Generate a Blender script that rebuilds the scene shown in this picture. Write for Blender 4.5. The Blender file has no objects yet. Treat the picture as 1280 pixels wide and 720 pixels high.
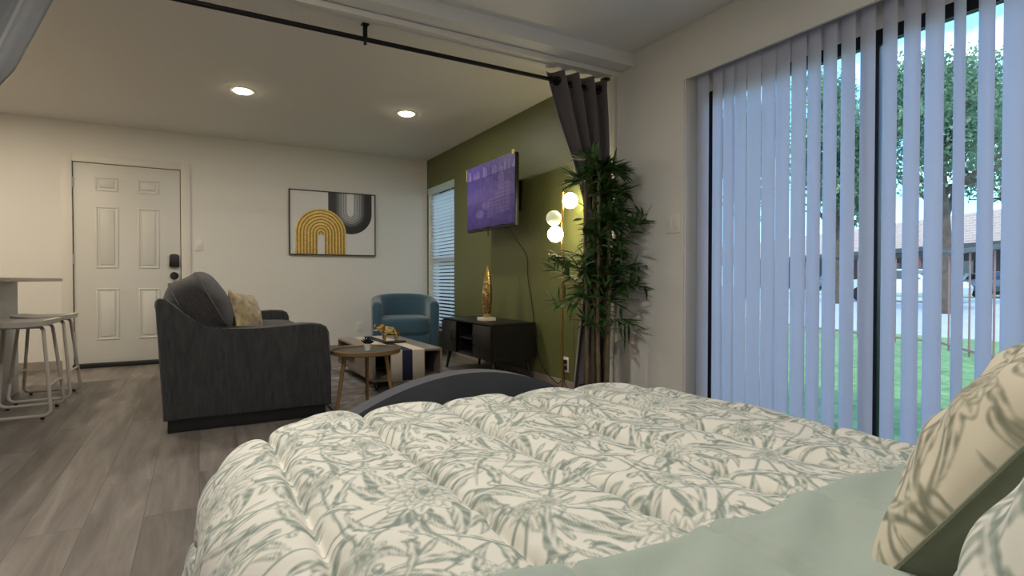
import bpy, bmesh, math, random
import numpy as np
from mathutils import Vector, Matrix
PI = math.pi
R = math.radians
sc = bpy.context.scene
COL = sc.collection
rnd = random.Random(7)
nr = np.random.RandomState(5)

# ------------------------------------------------------------------ materials
def srgb(r, g, b):
    def f(c):
        c /= 255.0
        return c / 12.92 if c <= .04045 else ((c + .055) / 1.055) ** 2.4
    return (f(r), f(g), f(b), 1.0)

def nodes_of(m):
    m.use_nodes = True
    nt = m.node_tree
    return nt, nt.nodes, nt.links, nt.nodes['Principled BSDF']

def mat(name, col, rough=.6, metal=0.0, bump=0.0, bscale=80.0, var=0.0, vscale=12.0, stretch=(1, 1, 1), spec=.5, sheen=0.0, emis=None, estr=0.0):
    m = bpy.data.materials.new(name)
    nt, N, L, P = nodes_of(m)
    P.inputs['Base Color'].default_value = col
    P.inputs['Roughness'].default_value = rough
    P.inputs['Metallic'].default_value = metal
    P.inputs['Specular IOR Level'].default_value = spec
    if sheen:
        P.inputs['Sheen Weight'].default_value = sheen
    if emis:
        P.inputs['Emission Color'].default_value = emis
        P.inputs['Emission Strength'].default_value = estr
    if bump or var:
        tc = N.new('ShaderNodeTexCoord'); mp = N.new('ShaderNodeMapping')
        mp.inputs['Scale'].default_value = stretch
        L.new(tc.outputs['Object'], mp.inputs['Vector'])
    if bump:
        n = N.new('ShaderNodeTexNoise'); n.inputs['Scale'].default_value = bscale; n.inputs['Detail'].default_value = 3
        L.new(mp.outputs['Vector'], n.inputs['Vector'])
        b = N.new('ShaderNodeBump'); b.inputs['Strength'].default_value = bump; b.inputs['Distance'].default_value = .01
        L.new(n.outputs['Fac'], b.inputs['Height']); L.new(b.outputs['Normal'], P.inputs['Normal'])
    if var:
        n2 = N.new('ShaderNodeTexNoise'); n2.inputs['Scale'].default_value = vscale; n2.inputs['Detail'].default_value = 5
        L.new(mp.outputs['Vector'], n2.inputs['Vector'])
        cr = N.new('ShaderNodeValToRGB')
        cr.color_ramp.elements[0].position = .3; cr.color_ramp.elements[1].position = .7
        cr.color_ramp.elements[0].color = tuple(c * (1 - var) for c in col[:3]) + (1,)
        cr.color_ramp.elements[1].color = tuple(min(1, c * (1 + var)) for c in col[:3]) + (1,)
        L.new(n2.outputs['Fac'], cr.inputs['Fac']); L.new(cr.outputs['Color'], P.inputs['Base Color'])
    return m

def mat_floor():
    m = bpy.data.materials.new('vinyl_planks')
    nt, N, L, P = nodes_of(m)
    tc = N.new('ShaderNodeTexCoord'); mp = N.new('ShaderNodeMapping')
    mp.inputs['Rotation'].default_value = (0, 0, R(90))
    L.new(tc.outputs['Object'], mp.inputs['Vector'])
    br = N.new('ShaderNodeTexBrick')
    br.inputs['Scale'].default_value = 1.0
    br.inputs['Brick Width'].default_value = 1.22; br.inputs['Row Height'].default_value = .18
    br.inputs['Mortar Size'].default_value = .0012; br.offset = .37
    br.inputs['Color1'].default_value = (.25, .25, .25, 1); br.inputs['Color2'].default_value = (.75, .75, .75, 1)
    br.inputs['Mortar'].default_value = (0, 0, 0, 1)
    L.new(mp.outputs['Vector'], br.inputs['Vector'])
    # grain: noise stretched along the plank, shifted per plank
    mp2 = N.new('ShaderNodeMapping'); mp2.inputs['Scale'].default_value = (14, 1.3, 1)
    add = N.new('ShaderNodeVectorMath'); add.operation = 'ADD'
    sc_ = N.new('ShaderNodeVectorMath'); sc_.operation = 'SCALE'; sc_.inputs['Scale'].default_value = 9
    L.new(br.outputs['Color'], sc_.inputs[0]); L.new(tc.outputs['Object'], mp2.inputs['Vector'])
    L.new(mp2.outputs['Vector'], add.inputs[0]); L.new(sc_.outputs['Vector'], add.inputs[1])
    n = N.new('ShaderNodeTexNoise'); n.inputs['Scale'].default_value = 1.0; n.inputs['Detail'].default_value = 8; n.inputs['Roughness'].default_value = .62; n.inputs['Distortion'].default_value = .8
    L.new(add.outputs['Vector'], n.inputs['Vector'])
    mixf = N.new('ShaderNodeMix'); mixf.data_type = 'FLOAT'; mixf.inputs[0].default_value = .22
    L.new(n.outputs['Fac'], mixf.inputs[2]); L.new(br.outputs['Color'], mixf.inputs[3])
    cr = N.new('ShaderNodeValToRGB'); e = cr.color_ramp.elements
    e[0].position = .28; e[0].color = srgb(84, 77, 72); e[1].position = .68; e[1].color = srgb(140, 132, 124)
    k = e.new(.48); k.color = srgb(113, 105, 98)
    L.new(mixf.outputs[0], cr.inputs['Fac'])
    mx = N.new('ShaderNodeMix'); mx.data_type = 'RGBA'
    inv = N.new('ShaderNodeMath'); inv.operation = 'MULTIPLY'; inv.inputs[1].default_value = .6
    L.new(br.outputs['Fac'], inv.inputs[0]); L.new(inv.outputs[0], mx.inputs['Factor'])
    L.new(cr.outputs['Color'], mx.inputs['A']); mx.inputs['B'].default_value = srgb(70, 62, 56)
    L.new(mx.outputs['Result'], P.inputs['Base Color'])
    P.inputs['Roughness'].default_value = .42; P.inputs['Specular IOR Level'].default_value = .4
    b = N.new('ShaderNodeBump'); b.inputs['Strength'].default_value = .12; b.inputs['Distance'].default_value = .004
    L.new(n.outputs['Fac'], b.inputs['Height']); L.new(b.outputs['Normal'], P.inputs['Normal'])
    return m

def mat_print(name, base, ink, rough=.85, lo=.25, hi=.75):
    """woven cotton with a printed design stored on the cloth"""
    m = bpy.data.materials.new(name)
    nt, N, L, P = nodes_of(m)
    at = N.new('ShaderNodeAttribute'); at.attribute_name = 'print'
    cr = N.new('ShaderNodeValToRGB'); e = cr.color_ramp.elements
    e[0].position = lo; e[0].color = base; e[1].position = hi; e[1].color = ink
    L.new(at.outputs['Fac'], cr.inputs['Fac']); L.new(cr.outputs['Color'], P.inputs['Base Color'])
    P.inputs['Roughness'].default_value = rough; P.inputs['Specular IOR Level'].default_value = .2
    P.inputs['Sheen Weight'].default_value = .15
    tc = N.new('ShaderNodeTexCoord'); n = N.new('ShaderNodeTexNoise')
    n.inputs['Scale'].default_value = 420; L.new(tc.outputs['Object'], n.inputs['Vector'])
    b = N.new('ShaderNodeBump'); b.inputs['Strength'].default_value = .12; b.inputs['Distance'].default_value = .002
    L.new(n.outputs['Fac'], b.inputs['Height']); L.new(b.outputs['Normal'], P.inputs['Normal'])
    return m

def mat_picture(name, rough=.7, metal_from_alpha=False):
    m = bpy.data.materials.new(name)
    nt, N, L, P = nodes_of(m)
    at = N.new('ShaderNodeAttribute'); at.attribute_name = 'paint'
    L.new(at.outputs['Color'], P.inputs['Base Color'])
    P.inputs['Roughness'].default_value = rough
    if metal_from_alpha:
        inv = N.new('ShaderNodeMath'); inv.operation = 'SUBTRACT'; inv.inputs[0].default_value = 1.0
        L.new(at.outputs['Alpha'], inv.inputs[1])
        k = N.new('ShaderNodeMath'); k.operation = 'MULTIPLY'; k.inputs[1].default_value = .65
        L.new(inv.outputs[0], k.inputs[0]); L.new(k.outputs[0], P.inputs['Metallic'])
        n = N.new('ShaderNodeTexNoise'); n.inputs['Scale'].default_value = 60
        tc = N.new('ShaderNodeTexCoord'); L.new(tc.outputs['Object'], n.inputs['Vector'])
        b = N.new('ShaderNodeBump'); b.inputs['Strength'].default_value = .25; b.inputs['Distance'].default_value = .01
        L.new(n.outputs['Fac'], b.inputs['Height']); L.new(b.outputs['Normal'], P.inputs['Normal'])
        P.inputs['Roughness'].default_value = .45
    return m

def mat_vane():
    m = bpy.data.materials.new('vane_vinyl')
    nt, N, L, P = nodes_of(m)
    N.remove(P); out = [x for x in N if x.type == 'OUTPUT_MATERIAL'][0]
    d = N.new('ShaderNodeBsdfDiffuse'); d.inputs['Color'].default_value = (.76, .76, .84, 1)
    t = N.new('ShaderNodeBsdfTranslucent'); t.inputs['Color'].default_value = (.86, .89, 1.0, 1)
    mx = N.new('ShaderNodeMixShader'); mx.inputs[0].default_value = .55
    L.new(d.outputs[0], mx.inputs[1]); L.new(t.outputs[0], mx.inputs[2]); L.new(mx.outputs[0], out.inputs['Surface'])
    return m

def mat_glass(tint=(.93, .97, .97, 1)):
    m = bpy.data.materials.new('pane_glass')
    nt, N, L, P = nodes_of(m)
    N.remove(P); out = [x for x in N if x.type == 'OUTPUT_MATERIAL'][0]
    g = N.new('ShaderNodeBsdfGlossy'); g.inputs['Roughness'].default_value = .02
    t = N.new('ShaderNodeBsdfTransparent'); t.inputs['Color'].default_value = tint
    fr = N.new('ShaderNodeFresnel'); fr.inputs['IOR'].default_value = 1.3
    mx = N.new('ShaderNodeMixShader')
    L.new(fr.outputs[0], mx.inputs[0]); L.new(t.outputs[0], mx.inputs[1]); L.new(g.outputs[0], mx.inputs[2]); L.new(mx.outputs[0], out.inputs['Surface'])
    return m

def mat_leaf(name, c1, c2, trans=.3, vs=40):
    m = bpy.data.materials.new(name)
    nt, N, L, P = nodes_of(m)
    tc = N.new('ShaderNodeTexCoord'); n = N.new('ShaderNodeTexNoise'); n.inputs['Scale'].default_value = vs
    L.new(tc.outputs['Object'], n.inputs['Vector'])
    cr = N.new('ShaderNodeValToRGB'); e = cr.color_ramp.elements
    e[0].position = .35; e[0].color = c1; e[1].position = .7; e[1].color = c2
    L.new(n.outputs['Fac'], cr.inputs['Fac']); L.new(cr.outputs['Color'], P.inputs['Base Color'])
    P.inputs['Roughness'].default_value = .5
    out = [x for x in N if x.type == 'OUTPUT_MATERIAL'][0]
    t = N.new('ShaderNodeBsdfTranslucent'); L.new(cr.outputs['Color'], t.inputs['Color'])
    mx = N.new('ShaderNodeMixShader'); mx.inputs[0].default_value = trans
    L.new(P.outputs[0], mx.inputs[1]); L.new(t.outputs[0], mx.inputs[2]); L.new(mx.outputs[0], out.inputs['Surface'])
    return m

def mat_brick(name, c1, c2, mo, w, h, axis):
    m = bpy.data.materials.new(name)
    nt, N, L, P = nodes_of(m)
    tc = N.new('ShaderNodeTexCoord'); mp = N.new('ShaderNodeMapping'); mp.inputs['Rotation'].default_value = axis
    br = N.new('ShaderNodeTexBrick'); br.inputs['Scale'].default_value = 1
    br.inputs['Brick Width'].default_value = w; br.inputs['Row Height'].default_value = h; br.inputs['Mortar Size'].default_value = .02
    br.inputs['Color1'].default_value = c1; br.inputs['Color2'].default_value = c2; br.inputs['Mortar'].default_value = mo
    L.new(tc.outputs['Object'], mp.inputs['Vector']); L.new(mp.outputs['Vector'], br.inputs['Vector'])
    L.new(br.outputs['Color'], P.inputs['Base Color']); P.inputs['Roughness'].default_value = .9
    return m

def mat_rug():
    m = bpy.data.materials.new('rug_pile')
    nt, N, L, P = nodes_of(m)
    tc = N.new('ShaderNodeTexCoord')
    n = N.new('ShaderNodeTexNoise'); n.inputs['Scale'].default_value = 5; n.inputs['Detail'].default_value = 9; n.inputs['Roughness'].default_value = .75
    v = N.new('ShaderNodeTexVoronoi'); v.inputs['Scale'].default_value = 7; v.feature = 'DISTANCE_TO_EDGE'
    L.new(tc.outputs['Object'], n.inputs['Vector']); L.new(tc.outputs['Object'], v.inputs['Vector'])
    ad = N.new('ShaderNodeMath'); ad.operation = 'MULTIPLY_ADD'; ad.inputs[1].default_value = .35
    L.new(v.outputs['Distance'], ad.inputs[0]); L.new(n.outputs['Fac'], ad.inputs[2])
    cr = N.new('ShaderNodeValToRGB'); e = cr.color_ramp.elements
    e[0].position = .38; e[0].color = srgb(104, 95, 90); e[1].position = .72; e[1].color = srgb(186, 180, 176)
    k = e.new(.56); k.color = srgb(138, 128, 122)
    L.new(ad.outputs[0], cr.inputs['Fac']); L.new(cr.outputs['Color'], P.inputs['Base Color'])
    P.inputs['Roughness'].default_value = .95; P.inputs['Sheen Weight'].default_value = .2
    n2 = N.new('ShaderNodeTexNoise'); n2.inputs['Scale'].default_value = 300; L.new(tc.outputs['Object'], n2.inputs['Vector'])
    b = N.new('ShaderNodeBump'); b.inputs['Strength'].default_value = .5; b.inputs['Distance'].default_value = .01
    L.new(n2.outputs['Fac'], b.inputs['Height']); L.new(b.outputs['Normal'], P.inputs['Normal'])
    return m

def mat_runner():
    """woven table runner: cream with one navy stripe, banded across its width (object X, 0..0.28)"""
    m = bpy.data.materials.new('runner_weave')
    nt, N, L, P = nodes_of(m)
    tc = N.new('ShaderNodeTexCoord'); sp = N.new('ShaderNodeSeparateXYZ'); L.new(tc.outputs['Object'], sp.inputs[0])
    cr = N.new('ShaderNodeValToRGB'); cr.color_ramp.interpolation = 'CONSTANT'
    mu = N.new('ShaderNodeMath'); mu.operation = 'MULTIPLY'; mu.inputs[1].default_value = 1 / .28
    L.new(sp.outputs['X'], mu.inputs[0]); L.new(mu.outputs[0], cr.inputs['Fac'])
    e = cr.color_ramp.elements
    cream = srgb(214, 203, 186)
    e[0].position = 0; e[0].color = cream; e[1].position = .335; e[1].color = srgb(32, 40, 72)
    k = e.new(.63); k.color = cream
    L.new(cr.outputs['Color'], P.inputs['Base Color']); P.inputs['Roughness'].default_value = .9
    n2 = N.new('ShaderNodeTexNoise'); n2.inputs['Scale'].default_value = 260; L.new(tc.outputs['Object'], n2.inputs['Vector'])
    b = N.new('ShaderNodeBump'); b.inputs['Strength'].default_value = .4; b.inputs['Distance'].default_value = .004
    L.new(n2.outputs['Fac'], b.inputs['Height']); L.new(b.outputs['Normal'], P.inputs['Normal'])
    return m

M = {}
M['wall'] = mat('wall_paint', srgb(226, 223, 217), .75, bump=.25, bscale=95)
M['ceil'] = mat('ceiling_paint', srgb(226, 224, 220), .85, bump=.3, bscale=70)
M['olive'] = mat('olive_paint', srgb(102, 105, 62), .42, bump=.35, bscale=80)
M['trim'] = mat('trim_paint', srgb(222, 217, 208), .5)
M['door'] = mat('door_paint', srgb(214, 212, 206), .45)
M['base'] = mat('baseboard_grey', srgb(150, 142, 132), .6, var=.08, vscale=6)
M['floor'] = mat_floor()
M['blackmetal'] = mat('black_metal', (.012, .012, .013, 1), .4, metal=.6)
M['black'] = mat('black_plastic', (.012, .012, .012, 1), .45)
M['blackwood'] = mat('black_wood', (.012, .011, .011, 1), .38, bump=.1, bscale=30, stretch=(1, 8, 8))
M['sofa'] = mat('charcoal_chenille', srgb(60, 59, 59), .95, bump=.9, bscale=160, var=.28, vscale=55, stretch=(1, 1, .18), spec=.15, sheen=.25)
M['sofa_dark'] = mat('charcoal_cushion', srgb(60, 57, 57), .9, bump=.6, bscale=150, var=.22, vscale=60, spec=.2, sheen=.25)
M['piping'] = mat('charcoal_piping', srgb(92, 89, 86), .9)
M['velvet'] = mat('grey_velvet', srgb(64, 66, 74), .85, sheen=.2, var=.08, vscale=5)
M['teal'] = mat('teal_velvet', srgb(46, 82, 102), .75, sheen=.5, var=.08, vscale=4)
M['brass'] = mat('brass', srgb(190, 150, 88), .32, metal=.9)
M['brass_dull'] = mat('bronze_paint', srgb(150, 120, 80), .45, metal=.55)
M['gold'] = mat('gold_leaf', srgb(186, 158, 104), .26, metal=.95, bump=.5, bscale=45, var=.35, vscale=22)
M['greywood'] = mat('grey_oak', srgb(132, 122, 113), .4, bump=.15, bscale=18, var=.2, vscale=10, stretch=(10, 1, 10))
M['tabletop'] = mat('dark_tabletop', srgb(48, 46, 47), .3, var=.15, vscale=8)
M['white_metal'] = mat('cream_metal', srgb(196, 188, 176), .45)
M['seatwood'] = mat('whitewashed_wood', srgb(206, 198, 186), .55, var=.08, vscale=8, stretch=(1, 8, 8))
M['granite'] = mat('speckled_granite', srgb(150, 134, 116), .25, var=.45, vscale=90)
M['cabinet'] = mat('grey_cabinet', srgb(192, 194, 196), .45, var=.06, vscale=5)
M['marble'] = mat('white_marble', srgb(228, 224, 216), .3, var=.06, vscale=14)
M['curtain'] = mat('taupe_curtain', srgb(98, 90, 92), .85, sheen=.3, bump=.25, bscale=220)
M['curtain2'] = mat('grey_curtain', srgb(104, 104, 104), .85, sheen=.3, bump=.25, bscale=220)
M['white_plastic'] = mat('white_plastic', srgb(228, 224, 216), .4)
M['slat'] = mat_leaf('white_slat', srgb(238, 236, 232), srgb(242, 240, 236), .88)
M['vane'] = mat_vane()
M['glass'] = mat_glass()
M['vframe'] = mat('white_vinyl', srgb(220, 220, 220), .4)
M['bronze'] = mat('black_aluminium', (.014, .014, .015, 1), .4, metal=.4)
M['cane'] = mat('bamboo_cane', srgb(108, 94, 66), .5, var=.35, vscale=14)
M['bleaf'] = mat_leaf('bamboo_leaf', srgb(34, 60, 32), srgb(92, 132, 66), .22, 9)
M['pot'] = mat('dark_pot', srgb(46, 42, 40), .6)
M['comf'] = mat_print('toile_cotton', srgb(230, 226, 214), srgb(136, 148, 138), lo=.06, hi=.9)
M['comf_shade'] = mat_print('toile_shaded', srgb(214, 204, 182), srgb(122, 122, 102), lo=.1, hi=.95)  # comforter toile darkened to carry the far pillow's shade
M['sage'] = mat('sage_cotton', srgb(168, 179, 167), .85, bump=.2, bscale=300, sheen=.15)
M['sage_dark'] = mat('sage_backing', srgb(130, 134, 116), .85, bump=.2, bscale=300)
M['mattress'] = mat('mattress_white', srgb(225, 225, 222), .9)
M['throw'] = mat('gold_brocade', srgb(176, 156, 118), .5, var=.45, vscale=20, sheen=.3)
M['succ'] = mat('dark_succulent', srgb(26, 30, 28), .5)
M['globe_on'] = mat('lit_globe', (1, .95, .8, 1), .4, emis=srgb(255, 240, 190), estr=28.0)
M['globe_off'] = mat('opal_globe', srgb(222, 224, 196), .25, emis=srgb(240, 240, 190), estr=.28)
M['lens'] = mat('lit_lens', (1, .95, .85, 1), .4, emis=srgb(255, 238, 196), estr=30.0)
M['screen'] = mat('black_screen', (.008, .008, .01, 1), .15)
M['poster'] = mat_picture('purple_film', .55)
M['canvas'] = mat_picture('painted_canvas', .7, True)
M['frame'] = mat('dark_frame', srgb(52, 42, 38), .5)
M['tape'] = mat('yellow_tape', srgb(214, 196, 96), .5)
M['rug'] = mat_rug()
M['runner'] = mat_runner()
M['fringe'] = mat('cream_fringe', srgb(206, 196, 180), .9)
M['grass'] = mat('lawn', srgb(98, 128, 74), .95, bump=1, bscale=14, var=.4, vscale=9)
M['road'] = mat('pale_concrete', srgb(158, 158, 154), .9, var=.08, vscale=1.5)
M['brick'] = mat_brick('tan_brick', srgb(200, 166, 150), srgb(186, 152, 138), srgb(206, 190, 178), .5, .16, (R(90), 0, 0))
M['fascia'] = mat('dark_fascia', srgb(62, 60, 62), .7)
M['dim'] = mat('dark_siding', srgb(104, 92, 90), .85)
M['redpost'] = mat('rust_red_metal', srgb(140, 98, 92), .6)
M['bark'] = mat('bark', srgb(84, 70, 58), .95, bump=1, bscale=12, var=.3, vscale=6)
M['tleaf'] = mat_leaf('hazy_oak_leaf', srgb(78, 104, 78), srgb(140, 168, 126), .4, 1.3)  # crown greens greyed and paled, the haze is in the colour
M['tleaf2'] = mat_leaf('hazy_elm_leaf', srgb(80, 110, 74), srgb(148, 176, 128), .4, 1.3)  # haze mixed into this green as well
M['carwhite'] = mat('white_car_paint', srgb(226, 230, 232), .3)
M['cargrey'] = mat('dark_car_paint', srgb(70, 76, 86), .3)
M['carglass'] = mat('car_glass', srgb(60, 74, 84), .1)
M['tyre'] = mat('tyre_rubber', (.015, .015, .015, 1), .8)

# ------------------------------------------------------------------ builders
def wpos(o):
    p = Vector((0, 0, 0))
    while o is not None:
        p = p + o.location
        o = o.parent
    return p

def finish(me, smooth=35):
    if smooth:
        me.polygons.foreach_set('use_smooth', [True] * len(me.polygons))
        if smooth < 180:
            me.set_sharp_from_angle(angle=R(smooth))

def obj(name, bm, m, parent=None, world=True, smooth=35, normals=True):
    """link the shape as ONE mesh object; world coordinates unless the parent is a turned thing"""
    if normals:
        bmesh.ops.recalc_face_normals(bm, faces=bm.faces)
    if parent is not None and world:
        bmesh.ops.translate(bm, verts=bm.verts, vec=-wpos(parent))
    me = bpy.data.meshes.new(name)
    bm.to_mesh(me); bm.free()
    for k in (m if isinstance(m, (list, tuple)) else [m]):
        me.materials.append(k)
    finish(me, smooth)
    o = bpy.data.objects.new(name, me); COL.objects.link(o)
    if parent is not None:
        o.parent = parent
    return o

def np_obj(name, verts, faces, m, parent=None, world=True, smooth=180, attrs=None, matidx=None):
    v = np.asarray(verts, dtype=np.float32)
    if parent is not None and world:
        v = v - np.array(wpos(parent), dtype=np.float32)
    f = np.asarray(faces, dtype=np.int32)
    k = f.shape[1]
    me = bpy.data.meshes.new(name)
    me.vertices.add(len(v)); me.vertices.foreach_set('co', v.ravel())
    me.loops.add(f.size); me.loops.foreach_set('vertex_index', f.ravel())
    me.polygons.add(len(f)); me.polygons.foreach_set('loop_start', np.arange(0, f.size, k, dtype=np.int32))
    me.update(calc_edges=True); me.validate()
    for kk in (m if isinstance(m, (list, tuple)) else [m]):
        me.materials.append(kk)
    if matidx is not None:
        me.polygons.foreach_set('material_index', np.asarray(matidx, dtype=np.int32))
    for an, (ty, arr) in (attrs or {}).items():
        a = me.attributes.new(an, ty, 'POINT')
        a.data.foreach_set('value' if ty == 'FLOAT' else 'color', np.asarray(arr, dtype=np.float32).ravel())
    finish(me, smooth)
    o = bpy.data.objects.new(name, me); COL.objects.link(o)
    if parent is not None:
        o.parent = parent
    return o

def thing(name, label, cat, loc=(0, 0, 0), rz=0, group=None):
    o = bpy.data.objects.new(name, None); COL.objects.link(o)
    o.empty_display_size = .1
    o.location = loc; o.rotation_euler = (0, 0, rz)
    o['label'] = label; o['category'] = cat
    if group:
        o['group'] = group
    return o

def tag(o, label, cat, group=None):
    o['label'] = label; o['category'] = cat
    if group:
        o['group'] = group
    return o

def struct(o):
    o['kind'] = 'structure'
    return o

def dup(root, loc, label, group=None, rz=None):
    r = root.copy(); COL.objects.link(r); r.location = loc
    if rz is not None:
        r.rotation_euler = (0, 0, rz)
    r['label'] = label
    if group:
        r['group'] = group
    for ch in list(root.children):
        c = ch.copy(); COL.objects.link(c); c.parent = r
        if c.type == 'LIGHT':
            continue
        for g in list(ch.children):
            d = g.copy(); COL.objects.link(d); d.parent = c
    return r

def B():
    return bmesh.new()

def box(bm, x0, x1, y0, y1, z0, z1, bev=0.0, seg=2, mi=0):
    vs = [bm.verts.new(p) for p in ((x0, y0, z0), (x1, y0, z0), (x1, y1, z0), (x0, y1, z0), (x0, y0, z1), (x1, y0, z1), (x1, y1, z1), (x0, y1, z1))]
    fs = [bm.faces.new([vs[i] for i in q]) for q in ((3, 2, 1, 0), (4, 5, 6, 7), (0, 1, 5, 4), (1, 2, 6, 5), (2, 3, 7, 6), (3, 0, 4, 7))]
    for f in fs:
        f.material_index = mi
    if bev:
        es = list({e for f in fs for e in f.edges})
        bmesh.ops.bevel(bm, geom=es, offset=bev, segments=seg, profile=.5, affect='EDGES')
    return vs

def tube(bm, pts, r, seg=8, closed=False):
    pts = [Vector(p) for p in pts]
    n = len(pts)
    rs = r if isinstance(r, (list, tuple)) else [r] * n
    up = None; rings = []
    for i, p in enumerate(pts):
        a = pts[(i - 1) % n] if (i > 0 or closed) else p
        b = pts[(i + 1) % n] if (i < n - 1 or closed) else p
        t = (b - a).normalized()
        if up is None:
            up = Vector((0, 0, 1)) if abs(t.z) < .9 else Vector((1, 0, 0))
        u = (up - t * up.dot(t))
        if u.length < 1e-5:
            u = t.orthogonal()
        u.normalize(); w = t.cross(u); up = u
        rings.append([bm.verts.new(p + (u * math.cos(2 * PI * k / seg) + w * math.sin(2 * PI * k / seg)) * rs[i]) for k in range(seg)])
    m = n if closed else n - 1
    for i in range(m):
        q = rings[(i + 1) % n]
        for k in range(seg):
            bm.faces.new((rings[i][k], rings[i][(k + 1) % seg], q[(k + 1) % seg], q[k]))
    if not closed:
        bm.faces.new(rings[0][::-1]); bm.faces.new(rings[-1])

def fillet(pts, rad, n=5):
    """round the corners of a polyline"""
    pts = [Vector(p) for p in pts]
    out = [pts[0]]
    for i in range(1, len(pts) - 1):
        a, p, b = pts[i - 1], pts[i], pts[i + 1]
        d1 = (a - p); d2 = (b - p)
        r = min(rad, d1.length * .45, d2.length * .45)
        s = p + d1.normalized() * r; e = p + d2.normalized() * r
        for k in range(n + 1):
            t = k / n
            out.append(s * (1 - t) ** 2 + p * 2 * t * (1 - t) + e * t * t)
    out.append(pts[-1])
    return out

def lathe(bm, prof, c=(0, 0, 0), seg=32, mtx=None):
    rings = []
    for r, z in prof:
        ring = []
        for k in range(seg):
            v = Vector((r * math.cos(2 * PI * k / seg), r * math.sin(2 * PI * k / seg), z))
            if mtx is not None:
                v = mtx @ v
            ring.append(bm.verts.new(v + Vector(c)))
        rings.append(ring)
    for a, b in zip(rings, rings[1:]):
        for k in range(seg):
            bm.faces.new((a[k], a[(k + 1) % seg], b[(k + 1) % seg], b[k]))
    bm.faces.new(rings[0][::-1]); bm.faces.new(rings[-1])

def prism(bm, poly, fmap, t0, t1, bev=0.0, seg=2):
    """poly in 2-D swept from t0 to t1; fmap(u, v, t) -> xyz"""
    a = [bm.verts.new(fmap(u, v, t0)) for u, v in poly]
    b = [bm.verts.new(fmap(u, v, t1)) for u, v in poly]
    n = len(poly)
    f1 = bm.faces.new(a[::-1]); f2 = bm.faces.new(b)
    for i in range(n):
        bm.faces.new((a[i], a[(i + 1) % n], b[(i + 1) % n], b[i]))
    if bev:
        bmesh.ops.bevel(bm, geom=list(set(list(f1.edges) + list(f2.edges))), offset=bev, segments=seg, profile=.5, affect='EDGES')

def ball(bm, c, r, seg=20, rot=None):
    mtx = Matrix.Translation(c)
    if rot is not None:
        mtx = mtx @ rot
    rr = r if isinstance(r, (tuple, list)) else (r, r, r)
    mtx = mtx @ Matrix.Diagonal((rr[0], rr[1], rr[2], 1))
    bmesh.ops.create_uvsphere(bm, u_segments=seg, v_segments=max(8, seg // 2), radius=1, matrix=mtx)

def soft_box(bm, c, size, n=5.0, bulge=(0, 0, 0), div=10, rot=None, wob=0.0, seed=0):
    """upholstered cushion: rounded box whose faces swell; bulge per axis"""
    tmp = bmesh.new()
    bmesh.ops.create_cube(tmp, size=2)
    bmesh.ops.subdivide_edges(tmp, edges=tmp.edges[:], cuts=div, use_grid_fill=True)
    r = random.Random(seed); ph = [r.uniform(0, 6) for _ in range(6)]
    for v in tmp.verts:
        x, y, z = v.co
        s = (abs(x) ** n + abs(y) ** n + abs(z) ** n) ** (-1 / n)
        x, y, z = x * s, y * s, z * s
        fx = 1 + bulge[0] * (1 - y * y) * (1 - z * z)
        fy = 1 + bulge[1] * (1 - x * x) * (1 - z * z)
        fz = 1 + bulge[2] * (1 - x * x) * (1 - y * y)
        w = wob * (math.sin(5 * x + 3 * y + ph[0]) + math.sin(4 * y - 5 * z + ph[1]) + math.sin(6 * z + 4 * x + ph[2]))
        p = Vector((x * fx * size[0] / 2 + w, y * fy * size[1] / 2 + w * .6, z * fz * size[2] / 2 + w))
        if rot is not None:
            p = rot @ p
        v.co = p + Vector(c)
    me = bpy.data.meshes.new('tmp'); tmp.to_mesh(me); tmp.free()
    bm.from_mesh(me); bpy.data.meshes.remove(me)

def grid_faces(nu, nv, off=0):
    i = np.arange(nu - 1)[:, None]; j = np.arange(nv - 1)[None, :]
    a = (i * nv + j).ravel() + off
    return np.stack([a, a + nv, a + nv + 1, a + 1], 1)

# ------------------------------------------------------------------ the printed toile design (one repeat of the cloth)
TW, TH, TR = .80, .90, .0025
NW, NH = int(TW / TR), int(TH / TR)
tx, ty = np.meshgrid((np.arange(NW) + .5) * TR, (np.arange(NH) + .5) * TR, indexing='ij')
INK = np.zeros((NW, NH)); OCC = np.zeros((NW, NH))

def local(cx, cy):
    return (tx - cx + TW / 2) % TW - TW / 2, (ty - cy + TH / 2) % TH - TH / 2

def ss(a, b, x):
    t = np.clip((x - a) / (b - a), 0, 1)
    return t * t * (3 - 2 * t)

def put(alpha, val):
    global INK
    INK = INK * (1 - alpha) + val * alpha

def leaf(cx, cy, ang, Ln, W, curv, lob=0, tone=.95, paint=True):
    dx, dy = local(cx, cy)
    x = dx * math.cos(ang) + dy * math.sin(ang); y = -dx * math.sin(ang) + dy * math.cos(ang)
    y = y - curv * x * x / Ln
    t = np.clip(x / Ln, 0, 1)
    w = W * np.sin(PI * t ** .75) ** .8
    if lob:
        w = w * (.62 + .38 * np.abs(np.sin(lob * PI * t)) ** .6)
    inside = (x > 0) & (x < Ln)
    sd = np.where(inside, w - np.abs(y), -1)
    a = ss(-.001, .002, sd)
    if paint:
        hatch = .5 + .5 * np.sin((x * 1.0 - np.abs(y) * 1.3) / .0045)
        edge = ss(.006, .003, sd)
        vein = ss(.0028, .001, np.abs(y))
        side = (y > 0)
        v = np.where(side, (.62 + .38 * ss(.3, .6, hatch)) * tone, .12 + .75 * ss(.35, .7, hatch) * ss(.0, .55 * W, np.abs(y)))
        v = np.maximum(v * (1 - vein), edge * .95)
        put(a, v)
    return a

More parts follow.
